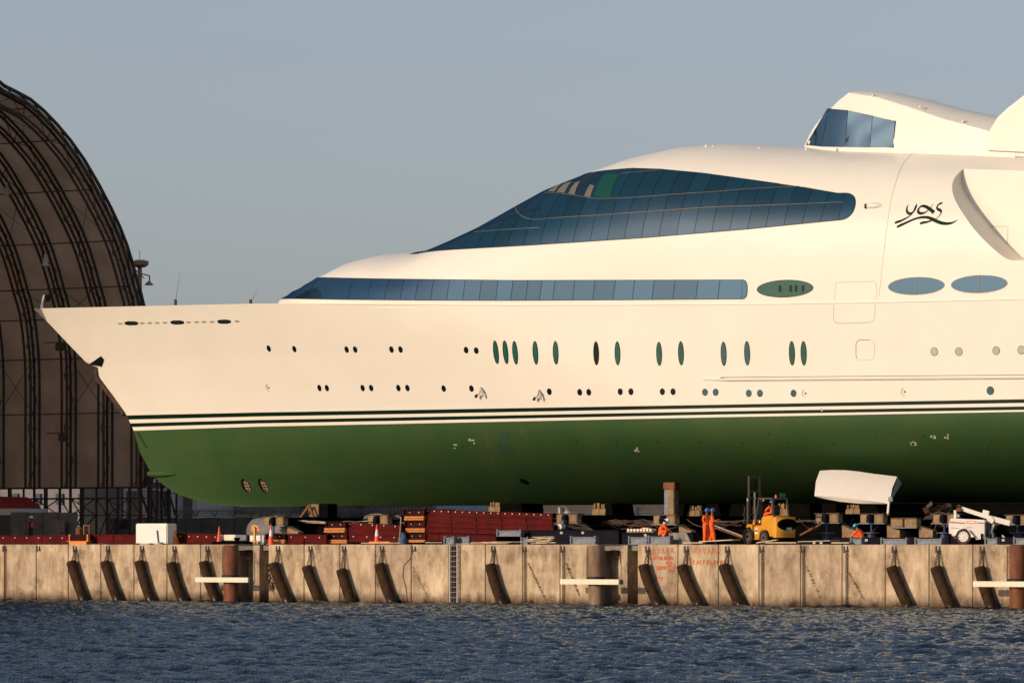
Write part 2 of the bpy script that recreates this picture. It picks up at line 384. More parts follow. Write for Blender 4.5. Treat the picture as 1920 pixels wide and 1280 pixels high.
# dark backing of the band, both sides, meeting at the nose
xs_n = XN+0.35
backing = MB()
ring_lo, ring_hi = [], []
xx_ = np.concatenate([xs_n+np.linspace(0, 1, 24)**2*5, np.linspace(xs_n+5.5, xe-0.35, 40)])
def clampz(x, z): return min(z, float(zt(x))-0.03)
def bandpt(x, z, off): z = clampz(x, z); return on(supB, x, z, off)
gA = [[bandpt(x, float(zlo(x))*(1-k/4)+float(zhi(x))*k/4, 0.010) for x in xx_] for k in range(5)]
backing.grid(gA)
endc = [(xe-0.35, float(zlo(xe-.35))), (xe-0.12, float(zlo(xe))+0.10), (xe, float(zlo(xe))+0.38), (xe, float(zhi(xe))-0.38), (xe-0.12, float(zhi(xe))-0.10), (xe-0.35, float(zhi(xe-.35)))]
def fan(mb, f, pts, off, flip=False):
    c = (sum(p[0] for p in pts)/len(pts), sum(p[1] for p in pts)/len(pts)); rings = [[on(f, c[0]+(p[0]-c[0])*k, c[1]+(p[1]-c[1])*k, off) for p in pts+[pts[0]]] for k in (0.01, .25, .5, .75, 1)]
    return mb.grid(mirror(rings) if flip else rings)
def endcap(x0, x1, za, zb_, nn=14, ex=2.6):
    zm, hh = (za+zb_)/2, (zb_-za)/2; o_ = [(x0+(x1-x0)*abs(math.cos(t))**(2/ex), zm+hh*math.copysign(abs(math.sin(t))**(2/ex), math.sin(t))) for t in np.linspace(-math.pi/2, math.pi/2, nn)]
    return o_+[(x0, zb_+(za-zb_)*k/6) for k in range(1, 6)]
endc = endcap(xe-.36, xe, float(zlo(xe-.35)), float(zhi(xe-.35))); fan(backing, supB, endc, 0.012)
backing.grid(mirror(gA))
window_band = backing.build('window_band', M_BLK, yacht, smooth=True)
edges = [xs_n, XN+0.8, XN+1.4, XN+2.15, XN+3.1, XN+4.3, XN+5.8]; edges = [e for e in edges if e < bx[0]-0.8]+bx
edges = sorted(edges)+[xe-0.36]
random.seed(3)
for side in (0, 1):
    for i in range(len(edges)-1):
        x0, x1 = edges[i]+0.018, edges[i+1]-0.018; jx = random.uniform(-.003, .003)
        rows_ = []
        for k in range(4):
            r = []
            for j in range(8):
                x = x0+(x1-x0)*j/7; sl = 0.16*k/3; x2 = min(x+sl, xe-0.36)
                z = float(zlo(x2))+0.03+(float(zhi(x2))-float(zlo(x2))-0.06)*k/3
                r.append(bandpt(x2, z, 0.045 if x2 < XN+9 else 0.03))
            rows_.append(r)
        if side: rows_ = mirror(rows_)
        MB().grid(rows_).build('pane', random.choice(G_BAND), window_band, smooth=True)
    e = endcap(xe-.345, xe-.03, float(zlo(xe-.35))+.03, float(zhi(xe-.35))-.03)
    fan(MB(), supB, e, 0.03, side).build('pane', G_BAND[0], window_band, smooth=True)
# --- bridge glazing
blo = curve_on(supB, [(850,468.5),(1000,460),(1200,447),(1400,430.5),(1575,413)], 10)
bhi = curve_on(supB, [(1180,315.5),(1240,317.5),(1320,325),(1400,336),(1500,350),(1572,362.5)], 10)
xg0 = next(x for x in np.arange(XN+8, XN+16, .05) if float(zt(x))-(float(np.interp(x, *blo)) if x > blo[0][0] else float(lin(blo, x))) >.42); xg1 = hit(supB, 1575, 400)[0]; xge = hit(supB, 1603, 392)[0]
zl = lambda x: float(np.interp(x, *blo)) if x > blo[0][0] else float(lin(blo, x))
def zh(x):
    if x < bhi[0][0]: return min(float(bhi[1][0])+0.0*(x-bhi[0][0]), float(zt(x))-0.04)
    return float(np.interp(x, *bhi))
m_rail = [curve_on(supB, q, 10) for q in ([(1000,411),(1040,408),(1160,401),(1260,395),(1350,388),(1440,384),(1580,380)],
                                          [(1060,366),(1100,371),(1140,373),(1200,370),(1260,364),(1340,359),(1400,354),(1500,350)])]
r1 = lambda x: float(np.interp(x, *m_rail[0])); r2 = lambda x: float(np.interp(x, *m_rail[1]))
gx = np.concatenate([np.linspace(xg0, xg0+6, 26), np.linspace(xg0+6.3, xg1, 50)])
def gpt(x, z, off): return on(supB, x, min(max(z, zl(x)), max(zh(x), zl(x)+0.01)), off)
gB = [[gpt(x, zl(x)+(max(zh(x), zl(x)+.01)-zl(x))*math.sin(k/14*math.pi/2), 0.012) for x in gx] for k in range(15)]
bb_ = MB().grid(gB).grid(mirror(gB)); bb_.grid([gB[-1], mirror(gB)[-1]])
ec = endcap(xg1-.02, xge, zl(xg1), zh(xg1), 16, 2.2)
fan(bb_, supB, ec, 0.010)
bridge_glazing = bb_.build('bridge_windscreen', M_BLK, yacht, smooth=True)
cols_b = np.arange(xg0, xg1-0.3, 1.13)
M_GREENP = mat('green_panel', (0.003, 0.058, 0.044), 0.5, var=0.1, spec=.2)
M_INT = mat('cream_interior', (0.15, 0.125, 0.09), 0.6)
random.seed(11)
for side in (0, 1):
    for i, x0 in enumerate(cols_b):
        x1 = min(x0+1.13, xg1)
        levels = [zl, lambda x: r1(x) if x > m_rail[0][0][0] else 0.5*(zl(x)+zh(x)), lambda x: r2(x) if x > m_rail[1][0][0] else zh(x), zh]
        for lv in range(3):
            rows_ = []; nk = 7
            for k in range(nk):
                r = []
                for j in range(6):
                    x = x0+0.016+(x1-x0-0.032)*j/5; za = levels[lv](x); zb = levels[lv+1](x)
                    za = max(za, zl(x)); zb = min(zb, max(zh(x), zl(x)))
                    z = za+0.025+(zb-za-0.05)*k/(nk-1); xs_ = min(x+0.13*(z-zl(x)), xg1)
                    r.append((xs_, z, zb-za))
                rows_.append(r)
            if min(q[2] for q in rows_[0]) < 0.12: continue
            R_ = [[on(supB, a, min(b, zh(a)), 0.034) for a, b, c in r] for r in rows_]
            if side: R_ = mirror(R_)
            MB().grid(R_).build('pane', random.choice(G_BRIDGE), bridge_glazing, smooth=True)
for side in (0, 1):
    e = endcap(xg1+.02, xge-.03, zl(xg1)+.03, zh(xg1)-.03, 16, 2.2)
    fan(MB(), supB, e, 0.034, side).build('pane', G_BRIDGE[2], bridge_glazing, smooth=True)
for px in ([(966,386),(969,396),(978,405),(992,411),(1010,412),(1040,409),(1160,401),(1260,394),(1350,388),(1440,385),(1580,379.5)],
           [(1020,362),(1050,363.5),(1080,367),(1104,371),(1130,373),(1200,370),(1260,365),(1340,360),(1400,355),(1498,350)],
           [(888,436),(950,431),(1012,427)], [(1166,326),(1234,320)]):
    stroke(supB, smooth_px(px, 5), 'trim_rail', M_CHROME, bridge_glazing, 0.03, 0.046)
def pane_px(q, m, nm='open_pane'):
    c = [hit(supB, a, b) for a, b in q]
    if any(x is None for x in c): return
    (a, b, c2, d) = [(p[0], p[2]) for p in c]; rows_ = [[on(supB, (a[0]*(1-u)+b[0]*u)*(1-v)+(d[0]*(1-u)+c2[0]*u)*v, (a[1]*(1-u)+b[1]*u)*(1-v)+(d[1]*(1-u)+c2[1]*u)*v, 0.048) for u in np.linspace(0, 1, 7)] for v in np.linspace(0, 1, 7)]
    MB().grid(rows_).build(nm, m, bridge_glazing, smooth=True)
pane_px([(1115,369),(1145,372),(1162,328),(1134,328)], M_GREENP, 'green_panel')
for q in ([(1044,361),(1059,363),(1073,342),(1060,345)], [(1066,364),(1078,366),(1089,341),(1080,343)], [(1096,368),(1107,371),(1115,349),(1107,347)], [(1027,360),(1040,361),(1054,346),(1044,350)]):
    pane_px(q, M_INT)
# --- portholes, oval windows, slots
def px_r(f, c, px, side):                     # pixels -> metres there
    dep = (c-CAM)@FW; return px*dep/FPX
for (a, b) in [(504,653),(552,654),(650,655),(666,655),(734,655),(751,655),(874,656),(893,657),(599,727),(613,727),(680,727),(696,727),(747,727),(764,727),(832,728),(884,728),(1030,734),(1087,735),(1104,735),(1163,734),(1183,734),(1242,734),(1262,734)]:
    c = hit(hullB, a, b); disc_on(hullB, c, 0.165, 0.185, 'porthole', M_PG, yacht)
for (a, b) in [(1322,735),(1342,735),(1404,737),(1425,737),(1488,737)]:
    disc_on(hullB, hit(hullB, a, b), 0.185, 0.2, 'porthole', M_TEAL, yacht)
for (a, b) in [(1752,659),(1798,659),(1868,657),(1915,656),(1857,732)]:
    c = hit(hullB, a, b); disc_on(hullB, c, 0.2, 0.205, 'porthole', M_GREY if b < 700 else M_TEAL, yacht); ring_on(hullB, c, 0.2, 0.205, 0.02, 'porthole_rim', M_PG, yacht)
for i, (a, b) in enumerate([(930,660),(948,660),(966,661),(1004,661),(1042,661),(1118,662),(1158,662),(1236,663),(1277,662),(1357,663),(1401,662),(1485,662),(1507,662)]):
    c = hit(hullB, a, b); m = M_GG if i < 3 or i > 10 else (M_PG if i in (5,) else (M_TEAL if i > 8 else M_GG))
    w = disc_on(hullB, c, 0.165, 0.63, 'oval_window', m, yacht, n=28, off=0.018, tilt=-0.06*(1-i/12)); ring_on(hullB, c, 0.15, 0.62, 0.035, 'window_frame', M_PG, w, n=28, off=0.022)
for a, b, m, mull in ((1472,541,M_GG,0),(1718,536,None,1),(1836,532.5,None,1)):
    c = hit(supB, a, b); rx = (hit(supB, a+52, b)[0]-hit(supB, a-52, b)[0])/2; m = m or G_BAND[0]
    w = disc_on(supB, c, rx, 0.44, 'oval_window', m, yacht, n=44, off=0.016); ring_on(supB, c, rx, 0.44, 0.03, 'window_frame', M_PG if not mull else M_CHROME, w, n=48, off=0.02)
    if mull: stroke_xz(supB, [(c[0], c[2]-0.44), (c[0], c[2]), (c[0], c[2]+0.44)], 'mullion', M_CHROME, w, 0.05, 0.03)
    else:
        for dx in (1463, 1483, 1493, 1506): h = hit(supB, dx, 541); stroke_xz(supB, [(h[0], h[2]-.18), (h[0], h[2]+.18)], 'vent', M_DG, w, 0.16, 0.024)
def slot(px0, px1, py, hh, nm, m, parent=None):
    a = hit(hullB, px0, py); b = hit(hullB, px1, py-(px1-px0)*0.02); xs_ = np.linspace(a[0], b[0], 5); zc = np.linspace(a[2], b[2], 5); r = hh/2
    k = [0.55, 1, 1, 1, 0.55]
    return patch(hullB, [(x, z-r*q) for x, z, q in zip(xs_, zc, k)], [(x, z+r*q) for x, z, q in zip(xs_, zc, k)], nm, m, parent or yacht, off=0.012, nv=2)
M_STEELD = mat('fairlead_steel', (0.10, 0.11, 0.12), 0.25, 0.8)
for a, b in zip((226,267,281,295,310,354,369,383,398,445), (606.5,605.5,605.2,605,604.7,603.8,603.5,603.2,603,602)): s_ = slot(a-5, a+4, b, 0.11, 'freeing_port', M_GREY); slot(a-4, a+4, b+0.9, 0.03, 'lip', M_PG, s_)
for a, b in ((247,606),(333,604.5),(421,603)):
    w = slot(a-13, a+12, b, 0.24, 'fairlead', M_PG); slot(a-9, a+9, b-.3, 0.10, 'roller', M_STEELD, w)
for a, b in ((503,726),(1509,737),(1695,734)):
    c = hit(hullB, a, b); w = ring_on(hullB, c, 0.15, 0.17, 0.035, 'hawse_rim', M_GREY, yacht, n=28, off=0.02, t0=0.25, t1=0.78); disc_on(hullB, c+np.array([0.05, 0, 0]), 0.05, 0.05, 'plug', M_CHROME, w, n=10, off=0.05)
M_ROPE = mat('pale_rope', (0.45, 0.41, 0.35), 0.8)
for a, b in ((903,728),(1012,733)):
    c = Vector(hit(hullB, a, b)); mb = MB(); y_ = c.y-0.12
    mb.tube([(c.x, c.y+.02, c.z+.06), (c.x+.02, y_, c.z+.02), (c.x-.05, y_, c.z-.25), (c.x-.28, y_, c.z-.42)], 0.045, 6); mb.tube([(c.x+.02, y_, c.z), (c.x+.16, y_, c.z-.18), (c.x+.14, y_, c.z-.5)], 0.05, 6); mb.tube([(c.x+.02, y_, c.z), (c.x+.1, y_-.03, c.z-.24), (c.x+.24, y_, c.z-.42)], 0.03, 6)
    mb.cur = 1; mb.cyl((c.x-.22, y_, c.z-.34), (c.x-.34, y_, c.z-.5), 0.075, n=8); mb.build('hanging_rope', [M_ROPE, M_PG], yacht, smooth=True)
# scribed seams and hatches
M_SEAM = mat('panel_seam_and_shade', (0.36, 0.32, 0.26), 0.6)
def seam(f, pts, w=0.022): return stroke(f, pts, 'panel_seam_and_shade', M_SEAM, yacht, w, 0.006)
seam(supB, smooth_px([(1648,556),(1652,520),(1660,450),(1668,392),(1674,362),(1682,335),(1692,310),(1704,294),(1716,284)], 5))
def rr(x0, y0, x1, y1, r=7, top=True, bot=True):
    q = []
    for cx, cy, a0 in ((x1-r, y0+r, -90), (x1-r, y1-r, 0), (x0+r, y1-r, 90), (x0+r, y0+r, 180)):
        for k in range(5): t = math.radians(a0+90*k/4); q.append((cx+r*math.cos(t), cy+r*math.sin(t)))
    return q+[q[0]]
seam(hullB, [(1563.5,570),(1563,585),(1563.5,600),(1567,605),(1575,606.3),(1605,605.5),(1632,604),(1639,600),(1640.5,590),(1641,570)], 0.03)
seam(supB, [(1565,563),(1566,545),(1567.5,530),(1580,529),(1610,528),(1638,527.5),(1643,530),(1644,545),(1642,562)])
q = rr(1605, 637, 1640, 675, 9); seam(hullB, q[12:]+q[:1], 0.055); seam(hullB, q[:13], 0.02)  # wide left and top stroke painted as the recess edge's shadow
seam(hullB, [(x, np.interp(x, [600, 960, 1400, 1650, 1920], [570.5, 573, 571.5, 567.5, 561.5])) for x in range(600, 1921, 40)], 0.02)
# rub rail
rr_ = []
for x in np.linspace(1318, 1985, 40):
    h = Vector(hit(hullB, x, np.interp(x, [1318, 1400, 1920], [711.5, 710.5, 706.5]))); rr_.append(h+Vector((0, -0.03, 0)))
rad = [0.02+0.09*min(1, i/3) for i in range(40)]
MB().tube(rr_, 0.1, 8, radii=rad).build('rub_rail', M_YW, yacht, smooth=True)
MB().tube([p+Vector((0, -0.02, .085)) for p in rr_[2:]], 0.035, 6).build('rub_strip', M_STEELD, yacht, smooth=True)
# knuckle edge, green fin near the forefoot, draft marks, scratched paint marks
c = [Vector(P(278, 887.5, YC-0.1))]+[Vector(hit(hullB, 286+i*44/8.0, 888))+Vector((0, -0.02, 0)) for i in range(9)]
MB().tube(c, 0.2, 12, radii=[0.16, 0.19, 0.2, 0.2, 0.19, 0.18, 0.15, 0.12, 0.08, 0.02]).build('bow_stub', M_YG, yacht, smooth=True)
for i in range(10):
    a, b = 257+i*1.75, 811+i*3.0; stroke(hullB, [(a, b), (a+2.5, b), (a+4.5, b)], 'draft_mark', M_PG, yacht, 0.045, 0.01)
M_SCR = mat('scraped_primer', (0.55, 0.54, 0.5), 0.7)
random.seed(5)
for a, b, k in ((851,837,5),(884,827,6),(1194,843,9),(1712,830,8),(1750,818,7),(1775,818,6),(820,772,0),(1543,770,4)):
    for j in range(k):
        x, y_ = a+random.uniform(-5, 5), b+random.uniform(-4, 4); stroke(hullB, [(x-1.5, y_), (x+random.uniform(0, 1), y_+random.uniform(-1, 1)), (x+1.8, y_+random.uniform(-2, 2))], 'paint_scrape', M_SCR, yacht, 0.04, 0.008)
for a, b in ((799,836),(868,837),(939,838),(1010,839),(1081,828),(1156,829),(1233,829),(1311,829),(1393,830),(1442,814),(1476,830),(1561,831),(1644,817),(1733,817),(1826,816),(1859,827),(1853,845),(1619,859),(1442,866)):
    disc_on(hullB, hit(hullB, a, b), 0.035, 0.035, 'plug_hole', M_PG, yacht, n=8)
disc_on(hullB, hit(hullB, 983, 902), 0.26, 0.16, 'sea_chest', M_PG, yacht, n=12)
M_SCUF = mat('scuffed_paint', (0.075, 0.095, 0.035), 0.6)
M_PATCH = mat('fresh_green_patch', (0.022, 0.062, 0.028), 0.6, var=0.08)
q = [hit(hullB, *p) for p in ((938,851),(962,851),(955,811),(932,811))]; ed = lambda a, b: [(a[0]+(b[0]-a[0])*t, a[2]+(b[2]-a[2])*t) for t in (0, .33, .66, 1)]
patch(hullB, ed(q[0], q[1]), ed(q[3], q[2]), 'paint_patch', M_PATCH, yacht, off=0.006, nv=4)
M_THR = mat('thruster_tunnel', (0.30, 0.22, 0.13), 0.6, var=0.4, scale=5)
for a in (461, 493.5):
    c = hit(hullB, a, 910); t = disc_on(hullB, c, 0.33, 0.42, 'bow_thruster', M_PG, yacht, n=28, off=0.014)
    disc_on(hullB, c+np.array([0.10, 0, -.02]), 0.2, 0.36, 'tunnel_wall', M_THR, t, n=20, off=0.02)
    for dz in (-.25, -.08, .1, .27): stroke_xz(hullB, [(c[0]-.28*math.cos(dz*2.6), c[2]+dz), (c[0]+.3*math.cos(dz*2.6), c[2]+dz)], 'grille_bar', M_PG, t, 0.035, 0.035)
    for dx in (-.12, .1): stroke_xz(hullB, [(c[0]+dx, c[2]-.38), (c[0]+dx, c[2]+.38)], 'grille_bar', M_PG, t, 0.03, 0.038)
M_WELD = mat('weld_line', (0.045, 0.10, 0.04), 0.6)
for px in ([(500,884),(700,884),(935,889),(1200,895),(1400,899),(1900,903)], [(480,903),(620,904),(780,908),(900,916),(1010,921)], [(700,868),(900,872),(1100,876)]): stroke(hullB, smooth_px(px, 8), 'weld_seam', M_WELD, yacht, 0.014, 0.006)
random.seed(77)
for k in range(80):
    a, b = random.uniform(905, 990), random.uniform(800, 862)
    if 928 < a < 968 and 806 < b < 856: continue
    stroke(hullB, [(a, b), (a+random.uniform(.5, 2), b+random.uniform(4, 9)), (a+random.uniform(1, 4), b+random.uniform(9, 18))], 'scuff', M_SCUF, yacht, random.uniform(.012, .035), 0.005)
# dark patch painted as the anchor pocket's shade at the stem, bowsprit staff with a furled dark flag
def stem_pt(a, b, w): p = P(a, b, YC-w); return p
poly = [P(a, b, YC-0.02) for a, b in ((165,683),(176,679),(190,668),(194.5,675),(188.5,687))]
poly2 = [(h[0], h[2]) for h in [hit(hullB, a, b) for a, b in ((167,682.5),(177,676),(190,667),(195.5,674),(191,688),(188,686.5))]if h is not None]
if len(poly2) > 3:
    mb = MB(); mb.add([on(hullB, x, z, 0.03) for x, z in poly2], [tuple(range(len(poly2)))]); mb.build('pocket_shade_patch', M_PG, yacht)
mb = MB()
for a, b in (((181,703),(178,712)),):
    pass
sb = [P(a, b, YC) for a, b in ((183,688),(183,708),(209,742),(234,777))]
mb.tube([Vector(p)+Vector((-0.05, 0, 0)) for p in sb], 0.16, 8).build('stem_bar', M_STEMB, yacht, smooth=True)
mb = MB(); p = [P(a, b, YC-.1) for a, b in ((78,578),(79.5,566),(83,553))]; mb.tube(p, 0.07, 8, radii=[.09, .07, .05]); mb.build('flagstaff', M_YW, yacht, smooth=True)
fl = MB(); o_ = P(83, 553, YC-.1); fl.grid([[o_+np.array([u*0.42+0.02, 0.10*math.sin(u*7+v*2), -v*.42-0.12*math.sin(u*5)*.3]) for u in np.linspace(0, 1, 7)] for v in np.linspace(0, 1, 5)]); fl.build('furled_flag', M_PG, yacht, smooth=True)
# name lettering: brush strokes measured on a 12x survey crop (1660,360)
L_ = lambda pts: [(1660+a/12.0, 360+b/12.0) for a, b in pts]
def brush(pts, ws):
    q = smooth_px([(a, b, w) for (a, b), w in zip(pts, ws)], 6); px = L_([(a, b) for a, b, w in q])
    Hh = [hit(supB, a, b) for a, b in px]; w = [max(w_, 3)/12.0*30.2/1000*1.22 for _, _, w_ in q]
    stroke_xz(supB, [(h[0], h[2]) for h in Hh], 'name_lettering', M_NAME, yacht, w, 0.02)
M_NAME = mat('lettering_green', (0.003, 0.018, 0.013), 0.6, spec=.1)
brush([(515,290),(490,350),(483,410),(497,455),(535,488),(585,480),(630,450),(665,390),(690,330),(712,268)], [8,22,34,42,46,34,28,38,36,6])
brush([(640,440),(590,505),(520,560),(440,605),(350,650),(280,672),(215,700)], [16,14,18,28,36,42,34])
brush([(1075,265),(1020,360),(960,420),(890,465),(830,482),(780,482),(742,450),(742,400),(775,350),(815,322),(880,322),(950,352),(1020,400),(1095,465)], [5,8,14,26,42,48,46,34,24,36,50,54,58,64])
brush([(1288,245),(1240,262),(1195,290),(1168,325),(1165,365),(1195,395),(1235,415),(1258,440),(1250,480),(1215,540),(1160,590),(1090,628),(1010,655),(920,680),(850,690),(780,715)], [18,34,26,22,36,46,50,34,18,10,10,12,26,34,42,34])
brush([(262,790),(330,755),(420,715),(520,670),(620,625),(720,592),(820,572),(920,570),(1000,588),(1080,622),(1170,665),(1270,700),(1370,712),(1460,705),(1540,680),(1625,630)], [34,44,40,36,34,34,40,46,52,60,60,58,50,40,24,6])
# horn fairing
h = Vector(hit(supB, 1640, 386)); mb = MB(); g = []
for i in range(8):
    t = i/7; x = h.x-0.52+t*1.06; r = [0.12, .17, .18, .18, .17, .14, .09, .01][i]; g.append([(x, h.y+0.05-max(0, math.sin(a))*r*1.1, h.z+math.cos(a)*r) for a in np.linspace(0, math.pi, 9)])
mb.grid(g); mb.build('horn_fairing', M_YW, yacht, smooth=True)
MB().cb((h.x-.5, h.y-.06, h.z), (.12, .14, .24)).build('horn_mouth', M_PG, yacht)
# recess inner door outline
def onwall(a, b): return P(a, b, YREC)
for q in ([(1857,462),(1853,430),(1856,425),(1888,424)], [(1890,424),(1889,470)]):
    pt = [onwall(*p) for p in q]; L, Rr = ribbon([(p[0], p[2]) for p in pt], 0.03)
    MB().grid([[(a, YREC-0.006, b) for a, b in L], [(a, YREC-0.006, b) for a, b in Rr]]).build('door_seam', M_SEAM, yacht)
# --- pilot house on the roof
def zroof(x): return float(zt(x))
yS = YC-2.6                                    # its near side
def pxz(a, b, y): p = P(a, b, y); return p
top_px = [(1508,274),(1516,255),(1527,236),(1541,218),(1557,203),(1572,188),(1591,173),(1640,180),(1700,198),(1770,222),(1842,241),(1905,262)]
ridge_px = [(1508,274),(1519,252),(1531,232),(1545,213),(1562,198),(1578,184),(1596,172.5),(1640,174),(1710,184),(1780,201),(1860,219),(1920,240)]
xs_p = [GX(a, yS) for a, b in top_px]; N = len(xs_p)
g = []
for i, ((a, b), (a2, b2)) in enumerate(zip(top_px, ridge_px)):
    w = [0.15, 1.15, 1.65, 2.0, 2.2, 2.35, 2.45, 2.5, 2.55, 2.6, 2.6, 2.6][i]
    x = GX(a, YC-w); zt_ = P(a, b, YC-w)[2]; zr = max(zt_+0.02, P(proj(np.array([x, YC, 20.]))[0], b2, YC)[2] if 0 else zt_+[0, .1, .12, .12, .12, .14, .18, .35, .5, .62, .75, .7][i])
    zb_ = 23.0
    prof = [(w*1.06, zb_), (w*1.03, zb_+(zt_-zb_)*.5), (w, zt_-0.05), (w*0.97, zt_), (w*.6, zt_+(zr-zt_)*.7), (0, zr)]
    g.append([(x, YC-a_, b_) for a_, b_ in prof]+[(x, YC+a_, b_) for a_, b_ in prof[::-1][1:]])
mb = MB().grid(g); n_ = len(g[0]); mb.f.append(tuple(range(n_))); mb.m.append(0); mb.f.append(tuple((N-1)*n_+i for i in range(n_-1, -1, -1))); mb.m.append(0)
ph = mb.build('pilothouse', M_YW, yacht, smooth=True, angle=0.5)
PH = [[Vector(p) for p in r] for r in g]
def pilot_surf(a, b, dy=0.06):                          # hit the near side of the pilot house, found between its stations
    best = None
    for yy in np.linspace(YC-2.85, YC-0.1, 60):
        p = P(a, b, yy); xs2 = [r[0][0] for r in g]
        if p[0] < xs2[0] or p[0] > xs2[-1]: continue
        k = min(np.searchsorted(xs2, p[0]), N-1); t = (p[0]-xs2[k-1])/(xs2[k]-xs2[k-1]); pr = []
        for j in range(4): pr.append([g[k-1][j][m]*(1-t)+g[k][j][m]*t for m in (1, 2)])
        ys_ = np.interp(p[2], [q[1] for q in pr], [q[0] for q in pr])
        if yy >= ys_-0.001: return Vector((p[0], yy-dy, p[2]))
    return None
def pilot_pane(a, b, c, d, m, dy=.06, nm='window', nu=5):                 # px corners bl br tr tl
    rows_ = []
    for v in np.linspace(0, 1, 7):
        r = []
        for u in np.linspace(0, 1, nu):
            x = (a[0]*(1-u)+b[0]*u)*(1-v)+(d[0]*(1-u)+c[0]*u)*v; y_ = (a[1]*(1-u)+b[1]*u)*(1-v)+(d[1]*(1-u)+c[1]*u)*v; r.append(pilot_surf(x, y_, dy))
        if all(q is not None for q in r): rows_.append(r)
    if len(rows_) > 1: MB().grid(rows_).build(nm, m, ph, smooth=True)
for q in (((1512,272),(1540.3,275),(1554.4,203.5),(1552,204)), ((1541.2,275),(1584.6,276),(1590.6,207),(1555.2,204)), ((1585.4,276),(1631.6,276.5),(1636.6,217),(1591.5,207.5)), ((1632.5,276.5),(1675,276.5),(1679,228),(1637.4,217.5))): pilot_pane(*q, G_DOME)
pilot_pane((1514,273), (1676,277), (1680,227), (1553,203), M_BLK, .035, 'window_surround', 24)
# mast foot rising past the right edge
y0 = YC-2.9
mp = [P(a, b, y0) for a, b in ((1838,290),(1846,262),(1853,241),(1866,220),(1885,202),(1920,175),(1990,120),(2060,90),(2060,300))]
mb = MB(); m0 = [(p[0], p[2]) for p in mp]; mb.prism(m0, y0, YC+2.9); mb.build('mast_foot', M_YW, yacht, bevel=0.25, smooth=True)
for a, b in ((1338,275),(1424,278.5),(1637,179),(1726,200),(1806,227.5),(1512,280),(1568,281),(1666,282.5),(1324,274)):
    y_ = YC-2.5; p = P(a, b, y_); MB().lathe((p[0], p[1], p[2]-.06), [(.07, 0), (.07, .1), (.04, .14), (0.001, .15)], 8).build('deck_light', M_YW, yacht, smooth=True)
